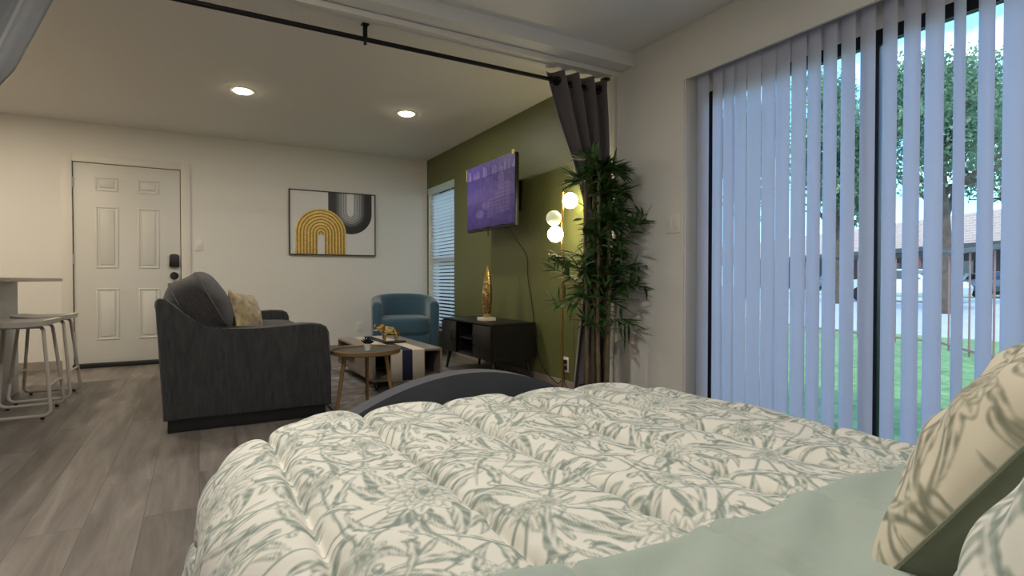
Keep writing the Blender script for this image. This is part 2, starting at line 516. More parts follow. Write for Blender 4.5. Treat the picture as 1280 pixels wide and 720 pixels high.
def flower(cx, cy, Rf, k, seed):
    dx, dy = local(cx, cy)
    r = np.hypot(dx, dy * 1.12); th = np.arctan2(dy, dx)
    h = np.random.RandomState(seed)
    for q, (f, kk) in enumerate(((1.08, k + 2), (.86, k + 1), (.64, k), (.44, k - 2), (.27, 5), (.13, 3))):
        ph = h.uniform(0, 6)
        c = np.abs(np.cos(kk * (th + ph) / 2))                       # 1 along a petal, 0 between two
        rl = Rf * f * (.60 + .34 * c ** .8 + .08 * c ** 8 + .02 * np.sin(13 * th + ph))
        t = r / np.maximum(rl, 1e-4)
        sd = rl - r
        a = ss(-.001, .0015, sd)
        lw = .0034 if Rf > .05 else .0024
        out = ss(lw * 1.7, lw, sd)
        rad = .5 + .5 * np.sin(th * (kk * 7) + 2 * np.sin(th * 5 + ph))
        heart = ss(.95, .45, t)
        fillv = heart * (.30 + .65 * ss(.35, .65, rad)) * (.9 if q % 2 == 0 else .6)
        vein = ss(.985, .999, c) * ss(.95, .8, t) * .8
        sep = ss(.20, .06, c) * .9
        put(a, np.clip(np.maximum(np.maximum(out, fillv), np.maximum(sep, vein)), 0, 1))
    put(ss(Rf * .09, Rf * .06, r), .9)

def stem(pts, w0, w1):
    P = np.array(pts); n = 150
    for i in range(n):
        t = i / (n - 1) * (len(P) - 1); j = min(int(t), len(P) - 2); f = t - j
        q = P[j] * (1 - f) + P[j + 1] * f
        dx, dy = local(q[0], q[1])
        put(ss(.0015, -.0008, np.hypot(dx, dy) - (w0 + (w1 - w0) * i / n)), .9)

def spiral(cx, cy, r0, a0, turn, w):
    pts = [(cx + r0 * (1 - .75 * i / 20) * math.cos(a0 + turn * i / 20), cy + r0 * (1 - .75 * i / 20) * math.sin(a0 + turn * i / 20)) for i in range(21)]
    stem(pts, w, w * .5)

FL = [(.20, .22, .128, 9, 1), (.60, .66, .118, 8, 2), (.58, .24, .070, 7, 3), (.20, .68, .066, 7, 4), (.40, .45, .046, 6, 5), (.76, .45, .042, 6, 6), (.03, .47, .044, 6, 7), (.40, .87, .048, 6, 8)]
h = np.random.RandomState(11)
for (cx, cy, rf, k, s) in FL:                                        # leaves that spray from behind each flower
    nl = 10 if rf > .1 else (7 if rf > .06 else 5)
    for i in range(nl):
        a = 2 * PI * i / nl + h.uniform(-.3, .3)
        leaf(cx + rf * .6 * math.cos(a), cy + rf * .6 * math.sin(a), a, rf * h.uniform(1.0, 1.5), rf * h.uniform(.22, .32), h.choice([-1, 1]) * h.uniform(.4, 1.3), lob=(3 if i % 2 else 0))
for i in range(7):
    a, b = FL[i], FL[(i + 3) % 8]
    mx, my = (a[0] + b[0]) / 2 + h.uniform(-.06, .06), (a[1] + b[1]) / 2 + h.uniform(-.06, .06)
    pts = [(a[0] * (1 - t) ** 2 + mx * 2 * t * (1 - t) + b[0] * t * t, a[1] * (1 - t) ** 2 + my * 2 * t * (1 - t) + b[1] * t * t) for t in np.linspace(0, 1, 8)]
    stem(pts, .0035, .0025)
for (cx, cy, rf, k, s) in FL:
    flower(cx, cy, rf, k, s)
fill = np.zeros_like(INK)
for (cx, cy, rf, k, s) in FL:
    dx, dy = local(cx, cy); fill = np.maximum(fill, (np.hypot(dx, dy) < rf * 1.0).astype(float))
def blur(a, n):
    for _ in range(n):
        a = (np.roll(a, 1, 0) + np.roll(a, -1, 0) + np.roll(a, 1, 1) + np.roll(a, -1, 1) + 2 * a) / 6
    return a
cnt = 0
for i in range(900):                                                 # curling acanthus leaves fill the gaps
    cx, cy, a = h.uniform(0, TW), h.uniform(0, TH), h.uniform(0, 2 * PI)
    big = i < 420
    Ln, W, cv = (h.uniform(.10, .17), h.uniform(.019, .030), h.choice([-1, 1]) * h.uniform(.7, 1.9)) if big else (h.uniform(.04, .07), h.uniform(.009, .014), h.uniform(-1, 1))
    al = leaf(cx, cy, a, Ln, W, cv, paint=False)
    ov = np.maximum(fill, np.clip(blur(INK, 3) * 1.6, 0, 1))
    if (al * ov).sum() / max(al.sum(), 1) < (.24 if big else .16):
        leaf(cx, cy, a, Ln, W, cv, lob=(5 if big and i % 2 else 0)); cnt += 1
        if big:
            spiral(cx - .012 * math.sin(a), cy + .012 * math.cos(a), .022, a - PI / 2, 4.2, .0026)
    if cnt > 120:
        break
INK = blur(INK, 1)

def sample(u, v):
    fx = (np.asarray(u) / TR) % NW; fy = (np.asarray(v) / TR) % NH
    i0 = np.floor(fx).astype(int) % NW; j0 = np.floor(fy).astype(int) % NH
    a = fx - np.floor(fx); b = fy - np.floor(fy)
    i1, j1 = (i0 + 1) % NW, (j0 + 1) % NH
    return INK[i0, j0] * (1 - a) * (1 - b) + INK[i1, j0] * a * (1 - b) + INK[i0, j1] * (1 - a) * b + INK[i1, j1] * a * b

# ------------------------------------------------------------------ the setting
XR, YB, ZC = 2.62, 6.85, 2.435
XL, YF = -4.2, -.5
YH0, YH1 = 2.91, 3.22          # the dropped beam between bedroom and living room
WT = .17                       # outer wall thickness

b = B(); box(b, XL - .15, XR + .05, YF - .1, YB + .15, -.12, 0); struct(obj('floor', b, M['floor'], smooth=0))
b = B(); box(b, XL - .15, XR + WT, YF - .15, YB + .15, ZC, ZC + .25); struct(obj('ceiling', b, M['ceil'], smooth=0))
b = B(); box(b, XL, -1.10, YB, YB + .15, 0, ZC); box(b, -1.10, -.11, YB, YB + .15, 2.07, ZC); box(b, -.11, XR + WT, YB, YB + .15, 0, ZC)
struct(obj('wall_back', b, M['wall'], smooth=0))
b = B(); box(b, XL - .15, XL, YF - .15, YB + .15, 0, ZC); struct(obj('wall_left', b, M['wall'], smooth=0))
b = B(); box(b, XL, XR + WT, YF - .15, YF, 0, ZC); struct(obj('wall_front', b, M['wall'], smooth=0))
# right wall, bedroom stretch, with the patio-door opening
PY0, PY1, PZ = .37, 2.453, 2.215
b = B(); box(b, XR, XR + WT, YF, PY0, 0, ZC); box(b, XR, XR + WT, PY0, PY1, PZ, ZC); box(b, XR, XR + WT, PY1, YH1 + .02, 0, ZC)
struct(obj('wall_right', b, M['wall'], smooth=0))
b = B(); box(b, XR, XR + .018, PY0, PY1, 2.114, PZ); struct(obj('trim_3', b, M['wall'], smooth=0))
# right wall, olive stretch, with the narrow window
WY0, WY1, WZ0, WZ1 = 5.97, 6.80, .27, 2.06
b = B(); box(b, XR, XR + WT, YH1 + .02, WY0, 0, ZC); box(b, XR, XR + WT, WY0, WY1, 0, WZ0); box(b, XR, XR + WT, WY0, WY1, WZ1, ZC); box(b, XR, XR + WT, WY1, YB, 0, ZC)
struct(obj('wall_right_olive', b, M['olive'], smooth=0))
# beam, lower header, jambs, thin casing strip
b = B(); box(b, -1.35, XR, YH0, YH0 + .13, 2.348, ZC); struct(obj('beam', b, M['ceil'], smooth=0))
b = B(); box(b, -1.35, XR, YH0 + .13, YH1, 2.318, ZC); struct(obj('lintel', b, M['ceil'], smooth=0))
b = B(); box(b, XL, -1.35, YH0, YH1, 0, ZC); struct(obj('wall_partition', b, M['wall'], smooth=0))
b = B(); box(b, 2.592, XR, YH0 + .15, YH1, 0, 2.318); struct(obj('trim_1', b, M['wall'], smooth=0))
b = B(); box(b, 2.578, XR, YH0 + .115, YH0 + .15, 0, 2.345, .003); box(b, -1.35, 2.578, YH0 + .115, YH0 + .15, 2.31, 2.345, .003)
struct(obj('trim_2', b, M['trim'], smooth=0))
b = B()
box(b, XL, -1.10, YB - .014, YB, 0, .09, .003); box(b, -.11, XR, YB - .014, YB, 0, .09, .003)
struct(obj('baseboard_back', b, M['base'], smooth=0))
b = B(); box(b, XR - .014, XR, YH1 + .02, YB - .014, 0, .055, .003); struct(obj('baseboard_right', b, M['base'], smooth=0))
b = B(); box(b, XR - .012, XR, PY1 + .05, YH0 + .115, 0, .07, .003); struct(obj('baseboard_bedroom', b, M['trim'], smooth=0))

# entry door --------------------------------------------------------
DX0, DX1 = -1.06, -.152
d = bpy.data.objects.new('door_1', None); COL.objects.link(d); d.location = (-.6, YB, 0); struct(d)
b = B(); box(b, DX0 - .09, DX0 - .003, YB - .018, YB + .1, 0, 2.115, .004); box(b, DX1 + .003, DX1 + .09, YB - .018, YB + .1, 0, 2.115, .004); box(b, DX0 - .003, DX1 + .003, YB - .018, YB + .1, 2.043, 2.115, .004)
obj('casing', b, M['trim'], d)
b = B(); box(b, DX0 + .004, DX1 - .004, YB + .005, YB + .05, .045, 2.038, .003)
prow = [(1.768, 1.909), (.998, 1.615), (.276, .792)]
for (pa, pb) in ((-.882, -.694), (-.530, -.345)):
    for (z0, z1) in prow:
        w = .016                                                     # raised moulding and bevelled field of each panel
        box(b, pa, pb, YB - .002, YB + .006, z0, z0 + w, .004); box(b, pa, pb, YB - .002, YB + .006, z1 - w, z1, .004)
        box(b, pa, pa + w, YB - .002, YB + .006, z0 + w, z1 - w, .004); box(b, pb - w, pb, YB - .002, YB + .006, z0 + w, z1 - w, .004)
        box(b, pa + .034, pb - .034, YB - .001, YB + .006, z0 + .034, z1 - .034, .0055)
obj('panel_slab', b, M['door'], d)
b = B(); box(b, DX0 - .012, DX0 + .004, YB + .01, YB + .09, .0, 2.045); box(b, DX1 - .004, DX1 + .012, YB + .01, YB + .09, 0, 2.045); box(b, DX0 - .01, DX1 + .01, YB + .01, YB + .09, 2.038, 2.046)
obj('gap_seal', b, M['black'], d)
b = B(); box(b, DX0 - .012, DX1 + .012, YB - .03, YB + .09, 0, .043, .006); obj('threshold', b, M['black'], d)
for hz in (1.84, 1.08, .32):
    b = B(); tube(b, [(DX0 - .002, YB - .006, hz - .05), (DX0 - .002, YB - .006, hz + .05)], .008); box(b, DX0 - .03, DX0 + .012, YB - .002, YB + .006, hz - .048, hz + .048)
    obj('hinge', b, M['cabinet'], d)
b = B()
poly = [(-.047, -.06), (-.036, -.07), (.036, -.07), (.047, -.06), (.043, .055), (.03, .066), (0, .07), (-.03, .066), (-.043, .055)]
prism(b, poly, lambda u, v, t: (-.212 + u, YB + t, 1.082 + v), .005, -.03, .006)
kp = obj('keypad_lock', b, M['black'], d)
b = B(); lathe(b, [(.040, 0), (.040, .012), (.034, .03), (.02, .045), (.018, .05)], (-.214, YB + .006, .922), 28, Matrix.Rotation(R(90), 4, 'X')); obj('door_knob', b, M['black'], d)
b = B(); box(b, DX1 - .003, DX1 + .006, YB - .004, YB + .02, .88, .965); obj('strike_plate', b, M['black'], d)

# narrow window and its blind ------------------------------------------------
w = bpy.data.objects.new('window_1', None); COL.objects.link(w); w.location = (XR + .12, (WY0 + WY1) / 2, WZ0); struct(w)
b = B()
x0, x1 = XR + .10, XR + .15
box(b, x0, x1, WY0, WY0 + .04, WZ0, WZ1); box(b, x0, x1, WY1 - .04, WY1, WZ0, WZ1); box(b, x0, x1, WY0, WY1, WZ0, WZ0 + .04); box(b, x0, x1, WY0, WY1, WZ1 - .04, WZ1); box(b, x0, x1, WY0 + .04, WY1 - .04, 1.13, 1.18)
obj('window_frame', b, M['vframe'], w, smooth=0)
b = B(); box(b, x0 + .02, x0 + .026, WY0 + .04, WY1 - .04, WZ0 + .04, 1.13); box(b, x0 + .02, x0 + .026, WY0 + .04, WY1 - .04, 1.18, WZ1 - .04); obj('window_glass', b, M['glass'], w, smooth=0)
b = B(); box(b, XR - .03, XR + .10, WY0 - .02, WY1 + .02, WZ0 - .025, WZ0, .004); obj('window_sill', b, M['trim'], w)
b = B(); box(b, XR + .002, XR + .1, WY0, WY0 + .006, WZ0, WZ1); box(b, XR + .002, XR + .1, WY1 - .006, WY1, WZ0, WZ1); box(b, XR + .002, XR + .1, WY0, WY1, WZ1 - .006, WZ1); obj('reveal', b, M['trim'], w, smooth=0)
hb = thing('window_blind', 'white horizontal slat blind on the narrow window in the olive wall', 'blind', (XR + .05, (WY0 + WY1) / 2, WZ0))
b = B(); box(b, XR - .012, XR + .04, WY0 + .004, WY1 - .004, 1.985, WZ1 - .002, .004); obj('valance', b, M['slat'], hb)
b = B()
for i in range(38):
    z = .345 + i * .0432
    c = XR + .045; a = R(34)
    p0 = (c - .025 * math.cos(a), z + .025 * math.sin(a)); p1 = (c + .025 * math.cos(a), z - .025 * math.sin(a))
    poly = [(p0[0], p0[1]), (c, z + .004), (p1[0], p1[1]), (p1[0], p1[1] - .0025), (c, z + .0015), (p0[0], p0[1] - .0025)]
    prism(b, poly, lambda u, v, t: (u, t, v), WY0 + .012, WY1 - .012)
obj('slats', b, M['slat'], hb)
b = B(); box(b, XR + .02, XR + .07, WY0 + .012, WY1 - .012, .30, .318, .003); obj('bottom_rail', b, M['slat'], hb)
for y in (WY0 + .13, WY1 - .13):
    b = B(); tube(b, [(XR + .018, y, .31), (XR + .018, y, 1.99)], .0016, 6); obj('ladder_cord', b, M['slat'], hb)
b = B(); tube(b, [(XR - .005, WY1 - .09, 1.99), (XR - .008, WY1 - .088, 1.3)], .0045, 6); obj('tilt_wand', b, M['white_plastic'], hb)

# patio door -------------------------------------------------------------
p = bpy.data.objects.new('door_2', None); COL.objects.link(p); p.location = (XR + .14, 1.41, 0); struct(p)
x0, x1 = XR + .125, XR + .165
b = B()
box(b, x0, x1, PY0, PY0 + .05, 0, 2.03); box(b, x0, x1, PY1 - .06, PY1, 0, 2.03); box(b, x0, x1, PY0, PY1, 1.975, 2.035); box(b, x0, x1, PY0, PY1, 0, .06)
obj('door_frame', b, M['bronze'], p, smooth=0)
b = B(); box(b, x0 - .012, x1 - .01, 1.385, 1.43, .06, 1.975, .003); obj('meeting_stile', b, M['bronze'], p)
b = B(); box(b, x0 - .004, x0 + .02, PY1 - .12, PY1 - .06, .06, 1.975, .003); obj('end_stile', b, M['bronze'], p)
b = B(); box(b, x0 + .016, x0 + .022, PY0 + .05, 1.39, .06, 1.975); obj('pane_fixed', b, M['glass'], p, smooth=0)
b = B(); box(b, x0 + .004, x0 + .010, 1.42, PY1 - .12, .06, 1.975); obj('pane_sliding', b, M['glass'], p, smooth=0)
b = B(); box(b, XR + .122, x1, PY0, PY1, 2.035, PZ); obj('head_panel', b, M['trim'], p, smooth=0)
b = B(); box(b, XR + .006, x0 - .015, PY1 - .012, PY1, 0, PZ, .002); obj('jamb_liner', b, M['trim'], p, smooth=0)
b = B(); box(b, XR - .005, XR + WT + .03, PY0, PY1, -.1, .012, .003); obj('sill_track', b, M['bronze'], p)

vb = thing('vertical_blind', 'wide vertical vane blind, lavender white, hanging over the patio door', 'blind', (XR + .07, 1.41, 0))
b = B(); box(b, XR + .045, XR + .095, PY0 + .01, PY1 - .02, PZ - .045, PZ - .004, .004); obj('headrail', b, M['vframe'], vb)
VAN = [(0, 2.366), (10, 2.256), (9, 2.178), (7, 2.098), (0, 2.010), (4, 1.920), (7, 1.836), (7, 1.748), (17, 1.666), (19, 1.586), (20, 1.500), (21, 1.412), (27, 1.318), (24, 1.230), (21, 1.146), (43, 1.058), (36, .970), (20, .882), (22, .798), (25, .712), (20, .626), (18, .54), (22, .455)]
NZ = 2
for i, (deg, yc) in enumerate(VAN):
    t = R(deg); cx = XR + .07
    b = B(); nseg = 8; cols = []
    for side in (0, 1):
        for j in range(nseg + 1):
            s = (j / nseg - .5) * .089
            off = -.007 * (1 - (2 * j / nseg - 1) ** 2) + (.0009 if side else 0)
            x = cx + s * math.sin(t) + off * math.cos(t); y = yc + s * math.cos(t) - off * math.sin(t)
            cols.append([b.verts.new((x, y, z)) for z in (.025, PZ - .055)])
    n = nseg + 1
    loop = list(range(n)) + list(range(2 * n - 1, n - 1, -1))
    for k in range(len(loop)):
        a, c = cols[loop[k]], cols[loop[(k + 1) % len(loop)]]
        b.faces.new((a[0], c[0], c[1], a[1]))
    box(b, cx - .004, cx + .004, yc - .004, yc + .004, PZ - .06, PZ - .04)
    obj('vane', b, M['vane'], vb)

# ------------------------------------------------------------------ ceiling lights, plates
def downlight(x, y, label, watts, first=None, z=ZC):
    if first is not None:
        t = dup(first, (x, y, z), label, 'round recessed ceiling lights')
        for c in t.children:
            if c.type == 'LIGHT':
                c.data = c.data.copy(); c.data.energy = watts
                if x < -1:
                    c.data.color = (1, .86, .66)
        return t
    t = thing('recessed_light', label, 'ceiling light', (x, y, z), 0, 'round recessed ceiling lights')
    b = B(); lathe(b, [(.072, -.004), (.094, -.004), (.098, -.001), (.098, .0), (.072, .0)], (x, y, z), 36); obj('trim_ring', b, M['white_plastic'], t)
    b = B(); lathe(b, [(.0, -.022), (.035, -.020), (.058, -.013), (.071, -.004), (.071, -.001), (0, -.001)], (x, y, z), 36); obj('lens', b, M['lens'], t)
    l = bpy.data.lights.new('lamp', 'AREA'); l.shape = 'DISK'; l.size = .15; l.energy = watts; l.color = (1, .965, .91)
    lo = bpy.data.objects.new('lamp', l); COL.objects.link(lo); lo.parent = t; lo.location = (0, 0, -.026)
    return t
DW = 6.5
dl = downlight(.334, 5.07, 'round recessed ceiling light, the one nearer the entry door', DW)
downlight(1.71, 5.0, 'round recessed ceiling light, the one nearer the olive wall', DW, dl)
downlight(-1.5, 5.3, 'round recessed ceiling light over the breakfast bar', 17, dl)
downlight(-2.9, 5.3, 'round recessed ceiling light over the kitchen beyond the bar', 17, dl)
downlight(-.45, 1.95, 'round recessed ceiling light over the floor beside the bed', 23, dl)
downlight(.9, .5, 'round recessed ceiling light added over the pillows, out of view', 9, dl)  # unseen light, added to brighten the bed

def plate(name, label, cat, org, ux, w, h, parts, n):
    """wall plate at org; ux = direction across the plate, n = outward"""
    t = thing(name, label, cat, org)
    ux = Vector(ux); n = Vector(n); o = Vector(org)
    def f(u, v, d):
        return o + ux * u + Vector((0, 0, 1)) * v + n * d
    def slab(bm, u0, u1, v0, v1, d0, d1, bev):
        prism(bm, [(u0, v0), (u1, v0), (u1, v1), (u0, v1)], f, d0, d1, bev)
    b = B(); slab(b, -w / 2, w / 2, -h / 2, h / 2, 0, .007, .0025); obj('cover_plate', b, M['white_plastic'], t)
    for (pn, u0, u1, v0, v1, m, d1) in parts:
        b = B(); slab(b, u0, u1, v0, v1, .006, d1, .0008); obj(pn, b, M[m], t)
    return t
plate('light_switch', 'white rocker light switch on the wall right of the entry door', 'light switch', (.014, YB, 1.25), (1, 0, 0), .072, .118, [('rocker', -.017, .017, -.034, .034, 'white_plastic', .011)], (0, -1, 0))
plate('wall_outlet', 'white outlet on the back wall left of the teal chair', 'outlet', (1.73, YB, .30), (1, 0, 0), .074, .118, [('socket', -.017, .017, .008, .036, 'white_plastic', .009), ('socket', -.017, .017, -.036, -.008, 'white_plastic', .009)], (0, -1, 0))
plate('light_switch', 'double rocker light switch on the wall between the bamboo and the vertical blind', 'light switch', (XR, 2.53, 1.232), (0, -1, 0), .118, .118, [('rocker', -.04, -.008, -.034, .034, 'white_plastic', .011), ('rocker', .008, .04, -.034, .034, 'white_plastic', .011)], (-1, 0, 0))
plate('wall_outlet', 'white outlet on the olive wall behind the brass floor lamp', 'outlet', (XR, 3.70, .185), (0, -1, 0), .076, .125, [('plug', -.018, .018, .008, .04, 'black', .03), ('plug', -.018, .018, -.04, -.008, 'black', .03)], (-1, 0, 0))

# ------------------------------------------------------------------ curtain rod and curtains
RY, RZ = 3.13, 2.233
rod = thing('curtain_rod', 'black metal curtain rod hung under the beam', 'curtain rod', (.83, RY, 2.318))
b = B(); tube(b, fillet([(-1.29, RY, 2.30), (-1.29, RY, RZ), (2.553, RY, RZ), (2.553, RY, 2.312)], .03, 4), .0135, 12); obj('pole', b, M['blackmetal'], rod)
for x in (-1.29, 2.553):
    b = B(); lathe(b, [(.0, -.014), (.016, -.014), (.02, -.007), (.036, -.006), (.036, 0), (0, 0)], (x, RY, 2.318), 24); obj('flange', b, M['blackmetal'], rod)
b = B(); box(b, .818, .842, RY - .004, RY + .004, RZ + .008, 2.318); box(b, .81, .85, RY - .02, RY + .02, 2.312, 2.318, .001)
for k in range(1):
    tube(b, [(.83, RY + .018 * math.cos(a), RZ + .018 * math.sin(a)) for a in np.linspace(0, 2 * PI, 14)[:-1]], .004, 6, True)
box(b, .822, .838, RY - .004, RY + .004, RZ - .032, RZ - .016, .002)
obj('bracket', b, M['blackmetal'], rod)

def interp(tab, z):
    zs = [t[0] for t in tab][::-1]
    return [np.interp(z, zs, [t[k] for t in tab][::-1]) for k in range(1, len(tab[0]))]

def curtain(name, label, tab, waves, m, y0, seed):
    mid = tab[0]
    t = thing(name, label, 'curtain', ((mid[1] + mid[2]) / 2, RY, 0))
    nu, nz = waves * 16 + 1, 70
    zs = np.linspace(tab[0][0], tab[-1][0], nz)
    V = np.zeros((nu, nz, 3)); U = np.linspace(0, 1, nu)
    h = np.random.RandomState(seed); ph = h.uniform(0, 6, 4)
    for j, z in enumerate(zs):
        xl, xr, amp = interp(tab, z)
        V[:, j, 0] = xl + (xr - xl) * U + .006 * np.sin(9 * U + 4 * z + ph[1])
        wob = np.sin(2 * PI * waves * U) + .25 * np.sin(2 * PI * waves * 2 * U + ph[0] + 2 * z)
        V[:, j, 1] = y0 + amp * wob + .012 * np.sin(5 * U + 3 * z + ph[2])
        V[:, j, 2] = z
    o = np_obj('panel', V.reshape(-1, 3), grid_faces(nu, nz), m, t)
    sm = o.modifiers.new('cloth', 'SOLIDIFY'); sm.thickness = .004
    for k in range(2 * waves):
        u = (k + .5) / (2 * waves)
        u = (k) / (2 * waves) + (.0 if k else .02)
        xl, xr, amp = interp(tab, RZ)
        x = xl + (xr - xl) * u
        b = B(); ang = R(62 if k % 2 == 0 else -62)
        e1 = Vector((math.cos(ang), math.sin(ang), 0)); 
        tube(b, [Vector((x, RY, RZ)) + e1 * (.026 * math.cos(a)) + Vector((0, 0, .026 * math.sin(a))) for a in np.linspace(0, 2 * PI, 20)[:-1]], .0055, 8, True)
        obj('grommet', b, M['blackmetal'], t)
    return t
curtain('curtain', 'taupe grommet curtain tied back beside the bamboo plant', [(2.292, 2.055, 2.552, .042), (2.0, 2.165, 2.556, .040), (1.7, 2.295, 2.560, .032), (1.45, 2.37, 2.562, .024), (1.2, 2.40, 2.562, .022), (.9, 2.36, 2.562, .03), (.04, 2.29, 2.560, .036)], 4, M['curtain'], RY, 3)
curtain('curtain', 'dark grey curtain tied back at the top left by the ceiling', [(2.292, -1.24, -.44, .042), (2.1, -1.26, -.55, .04), (1.775, -1.28, -.68, .034), (1.45, -1.29, -.90, .024), (1.2, -1.29, -1.05, .022), (.9, -1.29, -1.0, .03), (.04, -1.29, -.95, .036)], 4, M['curtain2'], RY, 4)

# ------------------------------------------------------------------ bed
ZT = .437
bx0, bx1, by1 = .185, 1.60, 1.80
bed = thing('bed', 'low bed with an arched grey velvet footboard', 'bed', (.92, .85, 0))
b = B()
prof = []
for i in range(41):
    dd = -.76 + 1.52 * i / 40
    z = .515 - .1 * (abs(dd) / .42) ** 2.0
    if abs(dd) > .60:
        z -= .6 * (abs(dd) - .60) ** 1.3
    prof.append((.925 + dd, max(z, .06)))
poly = prof + [(.925 + .76, .06), (.925 - .76, .06)]
prism(b, poly, lambda u, v, t: (u, t, v), 1.945, 2.035, .022, 4)
fb = obj('footboard', b, M['velvet'], bed, smooth=50)
b = B(); prism(b, [(.17, .06), (1.68, .06), (1.68, .9), (1.5, 1.05), (.925, 1.12), (.35, 1.05), (.17, .9)], lambda u, v, t: (u, t, v), -.40, -.31, .02, 3); obj('headboard', b, M['velvet'], bed, smooth=50)
for (xa, xb) in ((.215, .255), (1.59, 1.63)):
    b = B(); box(b, xa, xb, -.31, 1.945, .08, .20, .008); obj('side_rail', b, M['velvet'], bed)
b = B(); box(b, .26, 1.585, -.30, 1.72, .12, .37, .03, 3); obj('mattress', b, M['mattress'], bed)
for (lx, ly) in ((.24, 1.97), (1.61, 1.97), (.24, -.35), (1.61, -.35)):
    b = B(); lathe(b, [(.018, 0), (.026, .07)], (lx, ly, 0), 14); obj('leg', b, M['black'], bed)

# comforter: a sheet laid over a rounded outline, hanging at the sides and the foot
com = thing('comforter', 'quilted cream comforter with sage floral print spread on the bed', 'comforter', (.9, 1.2, .38))
SP = .28
def sheet_pos(U, V, lift=0.0, skirt=True):
    """U across (world x when flat), V along (world y when flat) -> x, y, z"""
    rc = .17                                                        # plan corner radius
    ix0, ix1, iy1 = bx0 + .02 + rc, bx1 - .02 - rc, by1 - .02 - rc
    cx = np.clip(U, ix0, ix1); cy = np.minimum(V, iy1)
    ex, ey = U - cx, V - cy
    L = np.hypot(ex, ey); nx = np.where(L > 1e-6, ex / np.maximum(L, 1e-6), 0); ny = np.where(L > 1e-6, ey / np.maximum(L, 1e-6), 0)
    d = L - rc                                                       # distance beyond the flat top
    # quilting
    f = ((U - bx0) / SP) % 1.0
    puff = 1 - np.abs(2 * f - 1) ** 5.5
    wr = .0042 * np.sin(V * 47 + 5 * np.sin(U * 9)) * (np.abs(2 * f - 1) ** 5) * (1 - np.abs(2 * f - 1) ** 24) + .003 * np.sin(V * 29 + U * 31 + 3 * np.sin(V * 7)) + .004 * np.sin(V * 17 + U * 23) + .005 * np.sin(V * 6.3 + U * 4.1)
    hgt = .034 * puff + wr - .018
    sd = np.minimum(f, 1 - f) * SP                                   # stitched seam: a narrow valley
    hgt = hgt - .013 * np.exp(-(sd / .009) ** 2) + .003 * np.sin(V * 95 + 4 * np.sin(U * 3)) * np.exp(-(sd / .035) ** 2)
    a_, b_ = .198, .165                                              # shoulder of the fall: half-ellipse
    arc = .235
    dd = np.clip(d, 0, None)
    th = np.clip(dd / arc, 0, 1) * PI / 2
    out = a_ * np.sin(th) ; drop = b_ * (1 - np.cos(th))
    ex2 = np.clip(dd - arc, 0, None)
    drop = drop + ex2 * .97; out = out + ex2 * .10
    drop = np.where(drop > .40, .40 + (drop - .40) * .04, drop)
    per = np.arctan2(ny, nx) * .35 + (U * np.abs(ny) + V * np.abs(nx))
    fold = ss(.18, .42, dd) * (.020 * np.sin(per * 17) + .010 * np.sin(per * 31 + 1))
    x = cx + nx * (np.minimum(L, rc) + out + fold); y = cy + ny * (np.minimum(L, rc) + out * .75 + fold * .4)
    z = ZT + lift - drop
    nz = np.cos(th); nh = np.sin(th)
    x = x + nx * nh * hgt * .8; y = y + ny * nh * hgt * .5; z = z + hgt * np.maximum(nz, .15)
    return x, y, z
step = .0038
uu = np.arange(bx0 - .47, bx1 + .40, step); vv = np.arange(.60, by1 + .36, step)
U, V = np.meshgrid(uu, vv, indexing='ij')
X, Y, Z = sheet_pos(U, V)
pr = sample(U * 1.22 + .13, V * 1.22 + .31)
np_obj('quilted_top', np.stack([X, Y, Z], -1).reshape(-1, 3), grid_faces(len(uu), len(vv)), M['comf'], com, attrs={'print': ('FLOAT', pr)})
# the sage reverse, turned back over the quilt at the pillow end
uu = np.linspace(bx0 - .40, bx1 + .30, 190); ss_ = np.linspace(0, 1, 70)
U, S = np.meshgrid(uu, ss_, indexing='ij')
edge = .635 + .010 * np.sin(U * 7) + .006 * np.sin(U * 19) - .03 * (U - .9)
lenb = .70
T = S * (lenb + .10)
a = np.clip(T / .07, 0, 1) * PI
Vp = np.where(T < .07, edge - .012 + .022 * np.sin(a), edge - .012 - (T - .07))
lift = np.where(T < .07, .024 * (1 - np.cos(a)) / 2 * 2 - .012, .036)
X, Y, Z = sheet_pos(U, np.minimum(Vp, 1.2))
f = ((U - bx0) / SP) % 1.0
Z = Z - 0.038 * (1 - np.abs(2 * f - 1) ** 3.6) + .018 + lift + .006 * np.sin(U * 8 + T * 26) * ss(.05, .2, T) + .005 * np.sin(U * 23 - T * 11 + 1) + .006 * np.sin(U * 5 + T * 9) + .004 * np.sin(U * 31 + T * 47) * ss(.04, .1, T) + .007 * np.sin(U * 10 + T * 30 + 2) * ss(.04, .12, T)
np_obj('turned_back_border', np.stack([X, Y, Z], -1).reshape(-1, 3), grid_faces(len(uu), len(ss_)), M['sage'], com)['label'] = 'plain sage green reverse side folded back'

